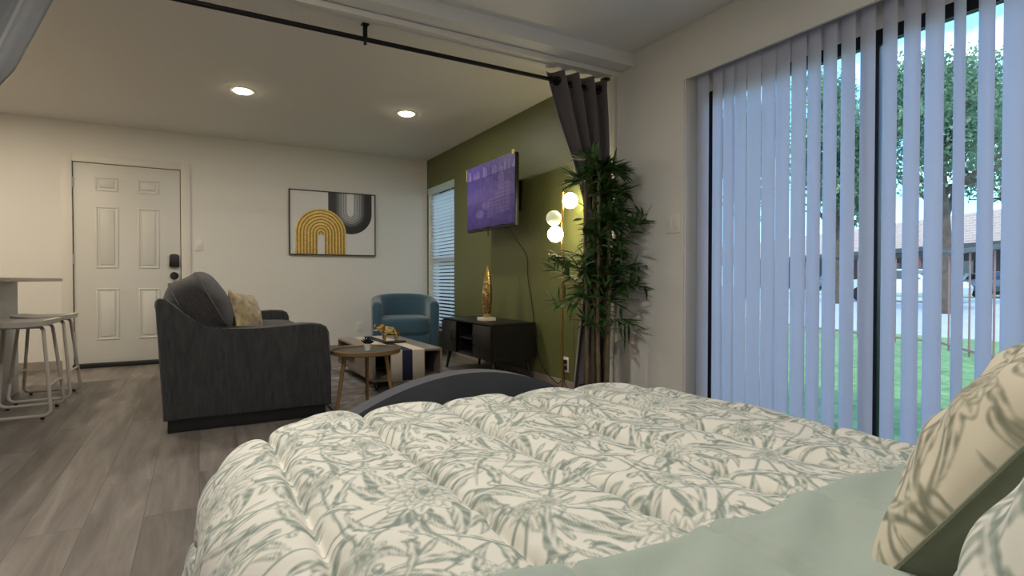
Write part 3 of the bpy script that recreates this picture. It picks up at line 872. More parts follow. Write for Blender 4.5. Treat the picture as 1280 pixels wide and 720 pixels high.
# pillows
def pillow(name, label, w, hh, th, mtx, cat, mats, nu=230, nv=180, uoff=0.0, flange=0.0, parent_loc=None, printed=True, seed=0):
    u = np.linspace(-1, 1, nu); v = np.linspace(-1, 1, nv)
    UU, VV = np.meshgrid(u, v, indexing='ij')
    px = UU * w / 2 * (1 - .07 * (1 - VV ** 2)) ; pz = VV * hh / 2 * (1 - .07 * (1 - UU ** 2))
    prof = (np.clip(1 - np.abs(UU) ** 2.2, 0, 1) ** .55) * (np.clip(1 - np.abs(VV) ** 2.2, 0, 1) ** .55)
    wr = (.006 * np.sin(UU * 9 + VV * 5 + seed) + .005 * np.sin(VV * 16 - UU * 7 + seed)) * prof * (1 if w > .5 else .35)
    sideF = np.stack([px, th / 2 * prof + wr, pz], -1).reshape(-1, 3)
    sideB = np.stack([px, -th / 2 * prof + wr, pz], -1).reshape(-1, 3)
    vs = np.concatenate([sideF, sideB]); n = nu * nv
    f1 = grid_faces(nu, nv)[:, ::-1]; f2 = grid_faces(nu, nv, n)
    Mx = np.array(mtx.to_3x3()); tr = np.array(mtx.translation)
    vs = vs @ Mx.T + tr
    pr = sample(px * .9 + uoff, pz * .9 + uoff * 1.7).ravel()
    at = {'print': ('FLOAT', np.concatenate([pr, pr]))} if printed else None
    t = thing(name, label, cat, tuple(mtx.translation))
    np_obj('front_panel', vs[:n], f1, mats[0], t, attrs={'print': ('FLOAT', pr)} if printed else None)
    o = np_obj('back_panel', vs[n:], grid_faces(nu, nv), mats[1], t)
    if mats[1] is not mats[0]:
        o['label'] = 'plain sage green back'
    b = B()
    rim = [vs[i * nv] for i in range(nu)] + [vs[(nu - 1) * nv + j] for j in range(1, nv)] + [vs[i * nv + nv - 1] for i in range(nu - 2, -1, -1)] + [vs[j] for j in range(nv - 2, 0, -1)]
    tube(b, [Vector(p) for p in rim[::4]], .0035, 6, True); obj('seam', b, mats[1], t)
    return t
def lean(cx, cy, cz, tilt, yaw):
    return Matrix.Translation((cx, cy, cz)) @ Matrix.Rotation(R(yaw), 4, 'Z') @ Matrix.Rotation(R(tilt), 4, 'X')
pillow('pillow', 'floral pillow standing at the head of the bed, behind the nearer one, sage back showing', .66, .50, .25, lean(1.15, .315, .625, 33, 3), 'pillow', (M['comf_shade'], M['sage_dark']), uoff=.37, seed=1)
pillow('pillow', 'floral pillow in the lower right corner, in front of the other pillow', .60, .52, .22, lean(.74, .10, .672, 28, 0), 'pillow', (M['comf'], M['sage_dark']), uoff=.05, seed=2)

# ------------------------------------------------------------------ sofa
sofa = thing('sofa', 'charcoal chenille loveseat with its back to the entry side', 'sofa', (.25, 4.65, 0))
Y0, Y1 = 3.66, 5.66
armp = [(-.175, .075), (-.207, .72), (-.205, .752), (-.190, .768), (-.160, .764), (-.130, .738), (.00, .602), (.035, .580), (.09, .572), (.35, .583), (.60, .598), (.675, .594), (.712, .575), (.728, .54), (.742, .30), (.748, .075)]
for (ya, yb) in ((Y0, Y0 + .20), (Y1 - .20, Y1)):
    b = B(); prism(b, armp, lambda u, v, t: (u, t, v), ya, yb, .018, 3); obj('arm', b, M['sofa'], sofa, smooth=45)
    b = B(); yy = ya + .006
    tube(b, [(u, yy, v + .002) for (u, v) in armp[1:-1]], .0045, 6); obj('piping', b, M['piping'], sofa)
b = B(); prism(b, [(-.175, .075), (-.205, .70), (-.195, .75), (-.17, .765), (-.12, .75), (-.03, .5), (.0, .075)], lambda u, v, t: (u, t, v), Y0 + .19, Y1 - .19, .012, 2); obj('back_frame', b, M['sofa'], sofa, smooth=45)
b = B(); box(b, -.10, .71, Y0 + .19, Y1 - .19, .075, .34, .015); obj('seat_frame', b, M['sofa'], sofa)
b = B(); box(b, -.155, .715, Y0 + .03, Y1 - .03, 0, .09, .004); obj('plinth_base', b, M['black'], sofa)
for k in range(2):
    yc = Y0 + .20 + .40 * (2 * k + 1)
    b = B(); soft_box(b, (.385, yc, .425), (.72, .79, .19), 6, (.03, 0, .18), 10, None, .002, k); obj('seat_cushion', b, M['sofa'], sofa, smooth=180)
    rot = Matrix.Rotation(R(-27), 4, 'Y')
    b = B(); soft_box(b, (.010, yc, .695), (.29, .82, .40), 4.0, (.20, 0, .10), 14, rot, .006, 5 + k)
    bc = obj('back_cushion', b, M['sofa_dark'], sofa, smooth=180)
    b = B()
    for sx in (-1, 1):
        ring = []
        for q in range(48):
            a = 2 * PI * q / 48
            c_, s_ = math.cos(a), math.sin(a)
            rr = (abs(c_) ** 3.6 + abs(s_) ** 3.6) ** (-1 / 3.6)
            pt = rot @ Vector((sx * .082, .409 * c_ * rr, .2055 * s_ * rr * (1 + .06 * (1 - c_ * c_))))
            ring.append(pt + Vector((.010, yc, .695)))
        tube(b, ring, .005, 6, True)
    obj('piping', b, M['piping'], bc)
tp = pillow('throw_pillow', 'gold brocade throw pillow leaning on the sofa back', .37, .34, .15, Matrix.Translation((.30, 4.36, .625)) @ Matrix.Rotation(R(-118), 4, 'Z') @ Matrix.Rotation(R(16), 4, 'X') @ Matrix.Rotation(R(-9), 4, 'Y'), 'pillow', (M['throw'], M['throw']), nu=30, nv=30, printed=False)

# ------------------------------------------------------------------ rug, coffee table, runner, elephant
b = B(); box(b, .78, 2.10, 3.35, 5.80, 0, .012, .004)
tag(obj('area_rug', b, M['rug']), 'worn grey patterned rug under the coffee table', 'rug')
CX0, CX1, CY0, CY1, CZ0, CZ1 = 1.165, 1.735, 4.20, 5.42, .088, .322
ct = thing('coffee_table', 'low grey oak coffee table with open dark compartments', 'coffee table', (1.45, 4.8, .012))
b = B(); box(b, CX0, CX1, CY0, CY1, CZ1 - .018, CZ1, .002); obj('tabletop', b, M['greywood'], ct)
b = B(); box(b, CX0, CX1, CY0, CY1, CZ0, CZ0 + .018, .002); obj('bottom_shelf', b, M['greywood'], ct)
b = B(); box(b, CX0, CX0 + .018, CY0, CY0 + .58, CZ0 + .018, CZ1 - .018); obj('side_panel', b, M['greywood'], ct)
b = B(); box(b, CX1 - .018, CX1, CY0, CY1, CZ0 + .018, CZ1 - .018); obj('side_panel', b, M['greywood'], ct)
b = B(); box(b, CX0 + .018, CX1 - .018, CY0 + .60, CY0 + .618, CZ0 + .018, CZ1 - .018); obj('divider', b, M['blackwood'], ct)
b = B(); box(b, CX0, CX1 - .018, CY1 - .018, CY1, CZ0 + .018, CZ1 - .018); obj('end_panel', b, M['greywood'], ct)
b = B(); box(b, 1.44, 1.458, CY0 + .02, CY0 + .60, CZ0 + .018, CZ1 - .018); obj('divider', b, M['blackwood'], ct)
for (lx, ly, sx, sy) in ((CX0 + .05, CY0 + .06, -1, -1), (CX1 - .05, CY0 + .06, 1, -1), (CX0 + .05, CY1 - .06, -1, 1), (CX1 - .05, CY1 - .06, 1, 1)):
    b = B(); tube(b, fillet([(lx - .03, ly, CZ0), (lx + sx * .008, ly + sy * .01, .016), (lx + .03, ly + sy * .012, CZ0)], .012, 4), .005, 8)
    obj('hairpin_leg', b, M['blackmetal'], ct)
# runner: local x 0..0.28 across
RX = 1.302
rn = thing('table_runner', 'cream table runner with a navy stripe hanging over the coffee table end', 'table runner', (RX, CY0, CZ1))
path = fillet([(0, CY1 - .02, CZ1 + .003), (0, CY0 - .004, CZ1 + .003), (0, CY0 - .006, .085)], .012, 4)
nw = 15; V = []
for p_ in path:
    for k in range(nw):
        u = .28 * k / (nw - 1)
        V.append((RX + u, p_.y - (.003 + .003 * math.sin(u * 40)) * (1 if p_.z < CZ1 - .03 else 0), p_.z))
o = np_obj('cloth', V, grid_faces(len(path), nw), M['runner'], rn, smooth=60)
o.location = (0, 0, 0)
sm = o.modifiers.new('cloth', 'SOLIDIFY'); sm.thickness = .003
b = B()
for k in range(22):
    u = RX + .006 + k * .0127
    tube(b, [(u, CY0 - .009, .086), (u + rnd.uniform(-.004, .004), CY0 - .012, .06), (u + rnd.uniform(-.009, .009), CY0 - .016, .028)], [.0022, .0032, .0022], 5)
obj('fringe', b, M['fringe'], rn)

def skinned(name, verts, edges, radii, m, parent, root=0, sub=2):
    me = bpy.data.meshes.new(name); me.from_pydata(verts, edges, [])
    o = bpy.data.objects.new(name, me); COL.objects.link(o); o.parent = parent
    sk = o.modifiers.new('skin', 'SKIN')
    for i, r in enumerate(radii):
        sv = me.skin_vertices[0].data[i]; sv.radius = (r, r) if not isinstance(r, tuple) else r
        sv.use_root = (i == root)
    sk.use_smooth_shade = True
    s = o.modifiers.new('sub', 'SUBSURF'); s.levels = sub; s.render_levels = sub
    me.materials.append(m)
    return o
b = B()
TYC = 4.72
prism(b, [(.105 * math.cos(a), .055 * math.sin(a)) for a in np.linspace(0, 2 * PI, 33)[:-1]], lambda u, v, t: (1.50 + u, TYC + v, t), CZ1 + .0065, CZ1 + .018, .003)
tray = tag(obj('tray', b, M['black']), 'small black oval tray under the gold elephant', 'tray')
el = thing('elephant_figurine', 'gold elephant figurine with raised trunk on the coffee table', 'figurine', (1.455, TYC + .0, CZ1 + .018), R(-10))
vs = [(.055, 0, .090), (.0, 0, .088), (-.045, 0, .096), (-.078, 0, .118), (-.100, 0, .118), (-.112, 0, .104), (-.124, 0, .112), (-.126, 0, .138), (-.112, 0, .155),
      (-.045, .026, .05), (-.049, .028, .006), (-.045, -.026, .05), (-.043, -.028, .006), (.058, .026, .05), (.064, .028, .006), (.058, -.026, .05), (.052, -.028, .006), (.086, 0, .075), (.092, 0, .045)]
ed = [(0, 1), (1, 2), (2, 3), (3, 4), (4, 5), (5, 6), (6, 7), (7, 8), (2, 9), (9, 10), (2, 11), (11, 12), (0, 13), (13, 14), (0, 15), (15, 16), (0, 17), (17, 18)]
ra = [.032, .035, .030, .026, .021, .014, .011, .009, .007, .014, .011, .014, .011, .016, .012, .016, .012, .005, .004]
skinned('body', vs, ed, ra, M['gold'], el, 1, 2)
for s in (-1, 1):
    b = B(); ball(b, (-.062, s * .036, .122), (.024, .006, .030), 14, Matrix.Rotation(R(-25 * s), 4, 'Z') @ Matrix.Rotation(R(15), 4, 'Y')); obj('ear', b, M['gold'], el, world=False, smooth=180)
    b = B(); tube(b, [(-.102, s * .014, .108), (-.122, s * .018, .098), (-.138, s * .017, .104)], [.004, .0035, .001], 7); obj('tusk', b, M['marble'], el, world=False)

# ------------------------------------------------------------------ side table + succulent
st = thing('side_table', 'round bronze tray-top side table with three slanted legs', 'side table', (.984, 3.72, 0))
sx, sy = .984, 3.72
b = B(); lathe(b, [(0, .385), (.222, .385), (.229, .390), (.230, .414), (.227, .416), (.223, .414), (.221, .402), (0, .402)], (sx, sy, 0), 56)
obj('tray_rim', b, M['brass_dull'], st, smooth=40)
b = B(); lathe(b, [(0, .4015), (.2205, .4015), (.2205, .4045), (0, .4045)], (sx, sy, 0), 56); obj('table_surface', b, M['tabletop'], st)
for deg in (193, 313, 73):
    a = R(deg); b = B()
    tube(b, [(sx + .15 * math.cos(a), sy + .15 * math.sin(a), .39), (sx + .212 * math.cos(a), sy + .212 * math.sin(a), .0125)], [.015, .011], 12); obj('leg', b, M['brass_dull'], st)
b = B()
lathe(b, [(.145, .377), (.155, .377), (.155, .386), (.145, .386)], (sx, sy, 0), 40)
obj('ring_brace', b, M['brass_dull'], st)
su = thing('potted_succulent', 'tiny dark succulent in a white pot on the side table', 'potted plant', (.988, 3.69, .405))
b = B(); lathe(b, [(0, 0), (.018, 0), (.0235, .046), (.0215, .046), (.020, .04), (0, .04)], (.988, 3.69, .405), 24); obj('pot', b, M['white_plastic'], su)
b = B()
for k in range(22):
    a = 2 * PI * k * .382; el_ = R(20 + 65 * (k / 22)); ln = .058 - .012 * (k / 22)
    dv = Vector((math.cos(a) * math.cos(el_), math.sin(a) * math.cos(el_), math.sin(el_)))
    p0 = Vector((.988, 3.69, .446)); tube(b, [p0, p0 + dv * ln * .45, p0 + dv * ln + Vector((0, 0, .006))], [.005, .0062, .0006], 6)
obj('leaf_rosette', b, M['succ'], su)

# ------------------------------------------------------------------ barrel chair
bc = thing('barrel_chair', 'teal velvet barrel armchair in the far corner', 'armchair', (2.08, 6.20, 0), R(-13))
b = B()
path = []
for k in range(5):
    path.append((-.315, -.32 + .07 * k))
for k in range(25):
    a = PI - PI * k / 24
    path.append((.315 * math.cos(a), .0 + .30 * math.sin(a)))
for k in range(5):
    path.append((.315, -.04 - .07 * k))
def chair_top(i):
    s = abs(i / (len(path) - 1) * 2 - 1)
    return .715 - .085 * s ** 2.2
rings = []
for i, (x, y) in enumerate(path):
    q0 = Vector(path[max(i - 1, 0)]); q1 = Vector(path[min(i + 1, len(path) - 1)])
    t = (q1 - q0).normalized(); n = Vector((-t.y, t.x))            # outward
    zt = chair_top(i); th = .052
    sec = [(-th, .10), (-th, zt - .045), (-th * .85, zt - .015), (-th * .4, zt), (th * .4, zt), (th * .85, zt - .015), (th, zt - .045), (th * .9, .10)]
    rings.append([b.verts.new((x + n.x * o_, y + n.y * o_, z)) for o_, z in sec])
for a, c in zip(rings, rings[1:]):
    for k in range(8):
        b.faces.new((a[k], a[(k + 1) % 8], c[(k + 1) % 8], c[k]))
b.faces.new(rings[0]); b.faces.new(rings[-1][::-1])
o = obj('shell', b, M['teal'], bc, world=False, smooth=180)
bv = o.modifiers.new('b', 'BEVEL'); bv.width = .02; bv.segments = 3; bv.limit_method = 'ANGLE'; bv.angle_limit = R(60)
b = B(); soft_box(b, (0, -.05, .36), (.53, .60, .20), 9, (.0, .02, .05), 10); obj('seat_cushion', b, M['teal'], bc, world=False, smooth=180)
b = B(); box(b, -.262, .262, -.335, .22, .10, .29, .02, 3); obj('seat_base', b, M['teal'], bc, world=False)
for (lx, ly) in ((-.26, -.27), (.26, -.27), (-.2, .22), (.2, .22)):
    b = B(); lathe(b, [(.014, 0), (.022, .11)], (lx, ly, 0), 12); obj('leg', b, M['blackwood'], bc, world=False)

# ------------------------------------------------------------------ media console and sculpture
KX0, KX1, KY0, KY1, KZ0, KZ1 = 2.15, 2.585, 4.115, 5.18, .185, .505
mc = thing('media_console', 'black wood media console on slanted legs under the television', 'console', (2.37, 4.65, 0))
t_ = .02
b = B(); box(b, KX0, KX1, KY0, KY1, KZ1 - t_, KZ1, .003); obj('console_top', b, M['blackwood'], mc)
b = B(); box(b, KX0, KX1, KY0, KY1, KZ0, KZ0 + t_, .003); obj('console_bottom', b, M['blackwood'], mc)
for y in (KY0, KY1 - t_):
    b = B(); box(b, KX0, KX1, y, y + t_, KZ0 + t_, KZ1 - t_); obj('side_panel', b, M['blackwood'], mc)
b = B(); box(b, KX1 - .012, KX1, KY0 + t_, KY1 - t_, KZ0 + t_, KZ1 - t_); obj('back_panel', b, M['blackwood'], mc)
D0, D1 = KY0 + .33, KY1 - .33
for y in (D0, D1 - t_):
    b = B(); box(b, KX0 + .012, KX1 - .012, y, y + t_, KZ0 + t_, KZ1 - t_); obj('divider', b, M['blackwood'], mc)
b = B(); box(b, KX0 + .02, KX1 - .012, D0 + t_, D1 - t_, .33, .345); obj('shelf', b, M['blackwood'], mc)
for (ya, yb, hy) in ((KY0 + .004, D0 + t_ - .002, D0 - .03), (D1 - t_ + .002, KY1 - .004, D1 + .03)):
    b = B(); box(b, KX0 - .016, KX0 - .001, ya, yb, KZ0 + .004, KZ1 - .024, .002); dr = obj('door', b, M['blackwood'], mc)
    b = B(); tube(b, fillet([(KX0 - .016, hy, .30), (KX0 - .04, hy, .30), (KX0 - .04, hy, .39), (KX0 - .016, hy, .39)], .008, 3), .0045, 8); obj('handle', b, M['blackmetal'], dr)
for (lx, ly, ox, oy) in ((KX0 + .05, KY0 + .07, -.02, -.05), (KX0 + .05, KY1 - .07, -.02, .05), (KX1 - .05, KY0 + .07, .01, -.05), (KX1 - .05, KY1 - .07, .01, .05)):
    b = B(); tube(b, [(lx, ly, KZ0), (lx + ox, ly + oy, 0)], [.02, .011], 12); obj('leg', b, M['blackwood'], mc)

scu = thing('sculpture', 'tall gold textured sculpture on a white marble base', 'sculpture', (2.31, 4.53, KZ1))
b = B(); box(b, 2.245, 2.375, 4.465, 4.595, KZ1, KZ1 + .03, .003); obj('plinth', b, M['marble'], scu)
nu, nz = 48, 70
V = []
for i in range(nu):
    a = 2 * PI * i / nu
    for j in range(nz):
        s = j / (nz - 1)
        r = .062 * (math.sin(PI * (s * .86 + .14) ** .9) ** .62 if s < .999 else 0) * (1.0 if s < .6 else 1) * (1 - .28 * s)
        if s < .08:
            r *= .75 + .25 * s / .08
        r *= 1 + .10 * math.sin(4 * a + 3.5 * s) + .05 * math.sin(9 * a - 5 * s) + .02 * math.sin(30 * s + 4 * a)
        z = KZ1 + .03 + s * .475
        V.append((2.31 + r * math.cos(a) * .8 + .0 * s, 4.53 + r * math.sin(a) - .030 * s, z))
F = []
for i in range(nu):
    for j in range(nz - 1):
        F.append((i * nz + j, ((i + 1) % nu) * nz + j, ((i + 1) % nu) * nz + j + 1, i * nz + j + 1))
np_obj('figure', V, F, M['gold'], scu)

# ------------------------------------------------------------------ television with the purple film
TX, TY0, TY1, TZ0, TZ1 = 2.352, 4.07, 5.03, 1.365, 1.968
tv = thing('television', 'wall-mounted television covered by a purple printed film', 'television', (TX + .03, 4.55, 1.36))
b = B(); box(b, TX, TX + .035, TY0, TY1, TZ0 - .022, TZ1, .004); box(b, TX + .03, TX + .065, TY0 + .12, TY1 - .12, TZ0 + .05, TZ1 - .2, .012); obj('casing', b, M['black'], tv)
b = B(); box(b, TX - .002, TX + .002, TY0 + .012, TY1 - .012, TZ0 - .005, TZ1 - .012); obj('screen', b, M['screen'], tv)
b = B(); box(b, XR - .012, XR, 4.40, 4.70, 1.52, 1.80, .003); box(b, TX + .06, TX + .075, 4.40, 4.70, 1.55, 1.78, .003)
tube(b, [(XR - .01, 4.66, 1.66), (2.53, 4.48, 1.66), (TX + .07, 4.60, 1.66)], .018, 8); obj('wall_mount', b, M['blackmetal'], tv)
for y in (4.35, 4.62):
    b = B(); tube(b, [(TX + .02, y, TZ0 - .015), (TX + .022, y, TZ0 - .075)], .006, 6); obj('foot_peg', b, M['black'], tv)
# film print: u 0 at left of the picture (large y), v 0 at the bottom
nu, nv = 200, 130
uu, vv = np.meshgrid(np.linspace(0, 1, nu), np.linspace(0, 1, nv), indexing='ij')
h = np.random.RandomState(21)
def smooth_noise(sh, k):
    a = h.rand(*sh)
    for _ in range(k):
        a = (np.roll(a, 1, 0) + np.roll(a, -1, 0) + np.roll(a, 1, 1) + np.roll(a, -1, 1) + a) / 5
    a = (a - a.min()) / (a.max() - a.min())
    return a
base = np.array(srgb(62, 48, 128)[:3]); lite = np.array(srgb(128, 112, 176)[:3]); dark = np.array(srgb(34, 26, 82)[:3])
lit = np.zeros_like(uu) + .12; dk = np.zeros_like(uu)
nz_ = smooth_noise(uu.shape, 14); lit += .30 * (nz_ - .5)
lit += .22 * ss(.25, .5, vv) * ss(.72, .5, vv)                        # pale sky over the town
for i in range(34):                                                   # skyline along the top
    u0 = h.uniform(0, 1); hh_ = h.uniform(.03, .15) * (1.3 if .3 < u0 < .5 else 1); ww = h.uniform(.006, .02)
    lit += .5 * h.uniform(.3, 1) * ((np.abs(uu - u0) < ww) & (vv > .78) & (vv < .80 + hh_))
dk += .6 * ss(.03, .0, np.abs(vv - .775)) * (nz_ > .35)
for (a0, a1, b0, b1) in ((.69, .80, .18, .74), (.62, .68, .16, .52), (.81, .90, .20, .62), (.46, .60, .14, .42)):
    inb = (uu > a0) & (uu < a1) & (vv > b0) & (vv < b1)
    lit += .30 * inb
    win = inb & (np.sin(uu * 2 * PI / .022) > 0) & (np.sin(vv * 2 * PI / .055) > .1)
    dk += .45 * win
lit += .42 * (np.abs(uu - .745) < .055 * np.clip((.80 - vv) / .06, 0, 1)) * (vv >= .74)
lit += .5 * ss(.14, .04, np.hypot((uu - .30) * 1.1, (vv - .22) * 1.5)) * (.5 + nz_)
lit += .35 * ss(.10, .03, np.hypot((uu - .42) * 1.0, (vv - .34) * 1.1)) * (.4 + nz_)
dk += .5 * ss(.006, .002, np.abs(vv - .395 - .01 * np.sin(uu * 9)))   # dark line painted along the fold as its shade
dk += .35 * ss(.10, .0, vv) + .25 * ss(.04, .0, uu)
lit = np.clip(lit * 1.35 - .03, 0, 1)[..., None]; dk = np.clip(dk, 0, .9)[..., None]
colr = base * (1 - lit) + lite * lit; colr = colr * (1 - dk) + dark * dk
colr = np.concatenate([colr, np.ones(uu.shape + (1,))], -1)
yy = TY1 - .006 - uu * (TY1 - TY0 - .004); zz = TZ0 + .004 + vv * (TZ1 - TZ0 - .0) - .004 * np.sin(uu * 23) * ss(.12, 0, vv)
xx = TX - .006 + .002 * np.sin(uu * 8 + vv * 5) - .002 * ss(.01, 0, np.abs(vv - .395))
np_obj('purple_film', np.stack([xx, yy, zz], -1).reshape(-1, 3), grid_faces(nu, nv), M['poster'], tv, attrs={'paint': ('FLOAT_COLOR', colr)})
b = B(); box(b, TX - .008, TX + .037, TY1 - .006, TY1 + .006, TZ1 - .11, TZ1 + .002, .001); obj('tape', b, M['tape'], tv)
b = B(); lathe(b, [(0, -.006), (.022, -.006), (.022, .004), (0, .004)], (TX - .006, TY0 + .025, TZ1 + .004), 18, Matrix.Rotation(R(90), 4, 'Y')); obj('tape', b, M['tape'], tv)
b = B(); tube(b, fillet([(TX + .04, 4.28, TZ0 + .03), (2.45, 4.27, 1.27), (2.60, 4.28, 1.10), (2.612, 4.30, .9), (2.612, 4.24, .72), (2.613, 4.19, .50), (2.612, 4.16, .30), (2.606, 4.05, .12), (2.60, 3.93, .06), (2.58, 3.75, .012), (2.595, 3.70, .10), (2.585, 3.702, .16)], .06, 4), .004, 6)
tag(obj('power_cord', b, M['black']), 'black power cord trailing down the olive wall from the television', 'cord')

# ------------------------------------------------------------------ painting
PX0, PX1, PZ0, PZ1 = .921, 1.929, 1.172, 1.934
pt = thing('framed_painting', 'framed abstract painting of a gold arch and a black arch', 'painting', (1.425, YB, 1.55))
f = .012
b = B(); box(b, PX0, PX0 + f, YB - .035, YB, PZ0, PZ1); box(b, PX1 - f, PX1, YB - .035, YB, PZ0, PZ1); box(b, PX0 + f, PX1 - f, YB - .035, YB, PZ0, PZ0 + f); box(b, PX0 + f, PX1 - f, YB - .035, YB, PZ1 - f, PZ1)
obj('frame', b, M['frame'], pt, smooth=0)
nu, nv = 420, 310
uu, vv = np.meshgrid(np.linspace(0, 1, nu), np.linspace(0, 1, nv), indexing='ij')
x = uu * 1.0; z = vv * .755
white = np.array(srgb(222, 220, 218)[:3])
C = np.ones(uu.shape + (4,)); C[..., :3] = white * (.97 + .05 * smooth_noise(uu.shape, 6)[..., None])
def lay(mask, col, alpha=1.0):
    m = mask[..., None]
    C[..., :3] = C[..., :3] * (1 - m) + col * m
    C[..., 3] = C[..., 3] * (1 - mask) + alpha * mask
# black arch hanging from the top edge
cx, cz, Ro = .70, .755 - .235, .265
r = np.where(z > cz, np.abs(x - cx), np.hypot(x - cx, z - cz))
g = np.clip(1 - r / Ro, 0, 1)
stripe = .5 + .5 * np.sin(r * 2 * PI / .030)
tone = np.clip((ss(.26, .72, g)) * .42 * (.55 + .6 * stripe) + .02, 0, 1)
bcol = np.stack([tone * .98, tone, tone * 1.03], -1)
lay(ss(Ro + .002, Ro - .002, r), bcol)
slit = np.where(z > cz + .03, np.abs(x - cx), np.hypot(x - cx, (z - cz - .03) * .55))
lay(ss(.046, .042, slit), white)
# gold arch standing on the bottom edge
cx, cz, Ro = .35, .255, .296
r = np.where(z < cz, np.abs(x - cx), np.hypot(x - cx, z - cz))
groove = .5 + .5 * np.cos(r * 2 * PI / .036)
n1 = smooth_noise(uu.shape, 5); n2 = smooth_noise(uu.shape, 40)
gd = np.array(srgb(188, 152, 76)[:3]); gl = np.array(srgb(238, 212, 140)[:3]); gk = np.array(srgb(104, 78, 34)[:3])
k = np.clip(groove ** 3 * .7 + (n1 - .5) * .9 + (n2 - .5) * .3, 0, 1)[..., None]; kd = np.clip((1 - groove) ** 6 * .7, 0, 1)[..., None]
gc = gd * (1 - k) + gl * k; gc = gc * (1 - kd) + gk * kd
lay(ss(Ro + .002, Ro - .002, r), gc, 0.0)
slit = np.where(z < .19, np.abs(x - cx), np.hypot(x - cx, (z - .19) * .75))
lay(ss(.042, .038, slit), white)
rel = .004 * (1 - C[..., 3]) * (.5 + .5 * groove)
np_obj('canvas', np.stack([PX0 + f + x * (PX1 - PX0 - 2 * f), YB - .026 - rel, PZ0 + f + vv * (PZ1 - PZ0 - 2 * f)], -1).reshape(-1, 3), grid_faces(nu, nv)[:, ::-1], M['canvas'], pt, attrs={'paint': ('FLOAT_COLOR', C)})

# ------------------------------------------------------------------ floor lamp
LX, LY = 2.44, 3.50
fl = thing('floor_lamp', 'slim brass floor lamp with three white globes', 'floor lamp', (LX, LY, 0))
b = B(); lathe(b, [(0, 0), (.12, 0), (.125, .004), (.125, .014), (.118, .02), (.02, .024), (0, .024)], (LX, LY, 0), 36); obj('base', b, M['brass'], fl)
b = B(); tube(b, [(LX, LY, .02), (LX, LY, 1.545)], .0095, 12); ball(b, (LX, LY, 1.552), .012, 10); obj('pole', b, M['brass'], fl)
ca, sa = .869, -.495                                                  # globes stand to the sides along the wall
for (off, z, on, q) in ((.056, 1.487, 1, .0), (-.064, 1.352, 0, .0), (-.052, 1.228, 1, .03)):
    dx, dy = off * ca, off * sa
    b = B(); tube(b, [(LX, LY, z - .0), (LX + dx * .35, LY + dy * .35, z)], .008, 8); tube(b, [(LX + dx * .2, LY + dy * .2, z), (LX + dx * .42, LY + dy * .42, z)], .022, 14); s_ = obj('socket', b, M['brass'], fl)
    b = B(); ball(b, (LX + dx * 1.05, LY + dy * 1.05, z), .060, 28); g_ = obj('globe', b, M['globe_on' if on else 'globe_off'], fl, smooth=180)
    if not on:
        g_['label'] = 'dim opal globe'
b = B(); tube(b, fillet([(LX + .10, LY + .05, .012), (2.56, 3.60, .012), (2.60, 3.70, .03), (2.597, 3.705, .20), (2.586, 3.70, .205)], .03, 4), .0035, 6); obj('cord', b, M['black'], fl)

# ------------------------------------------------------------------ bamboo plant
BX, BY = 2.34, 2.92
bp = thing('potted_bamboo', 'tall artificial bamboo plant beside the tied curtain', 'plant', (BX, BY, 0))
b = B(); lathe(b, [(0, 0), (.12, 0), (.14, .02), (.15, .16), (.142, .16), (.138, .145), (0, .145)], (BX, BY, 0), 32); obj('pot', b, M['pot'], bp)
canes = []
spec = [(-.075, .035, 1.52, .014), (-.035, -.03, 1.62, .013), (.0, .05, 1.70, .012), (.045, -.02, 1.58, .014), (.075, .03, 1.45, .013), (.015, -.06, 1.25, .015)]
for (ox, oy, ht, r) in spec:
    b = B(); pts = []; rs = []
    lx, ly = ox * .25, oy * .25
    n = int(ht / .055)
    for i in range(n + 1):
        z = .14 + (ht - .14) * i / n
        node = (i % 4 == 0)
        pts.append((BX + ox + lx * (z / 1.6), BY + oy + ly * (z / 1.6) + .006 * math.sin(z * 5 + ox * 50), z)); rs.append((r * 1.18 if node else r) * (1 - .25 * z / 1.7))
    tube(b, pts, rs, 10); obj('cane', b, M['cane'], bp); canes.append(pts)
V, F = [], []
def blade(p0, dv, ln, wd, droop):
    dv = dv.normalized()
    tip = p0 + dv * ln
    for q_ in (p0, p0 + dv * ln * .6, tip):                          # the foliage keeps clear of the lamp globes
        ac = (q_.x - BX) * .869 - (q_.y - BY) * .495
        if (1.30 < q_.z < 1.50 and ac < -.065) or (1.10 < q_.z <= 1.30 and ac < -.17):
            return
    side = dv.cross(Vector((0, 0, 1)))
    if side.length < .1:
        side = Vector((1, 0, 0))
    side.normalize(); nrm = side.cross(dv)
    side = (side * math.cos(rr_[0]) + nrm * math.sin(rr_[0])).normalized()
    k0 = len(V)
    for (t, w) in ((0, .12), (.18, .75), (.45, 1.0), (.75, .62), (1, .02)):
        c = p0 + dv * (ln * t) + Vector((0, 0, -droop * ln * t * t))
        for s in (-1, 0, 1):
            q = c + side * (s * wd * w * .5) + (nrm * (-.12 * wd * w) if s == 0 else Vector((0, 0, 0)))
            V.append(tuple(q))
    for i in range(4):
        for j in range(2):
            a = k0 + i * 3 + j
            F.append((a, a + 3, a + 4, a + 1))
rr_ = [0]
tw = B()
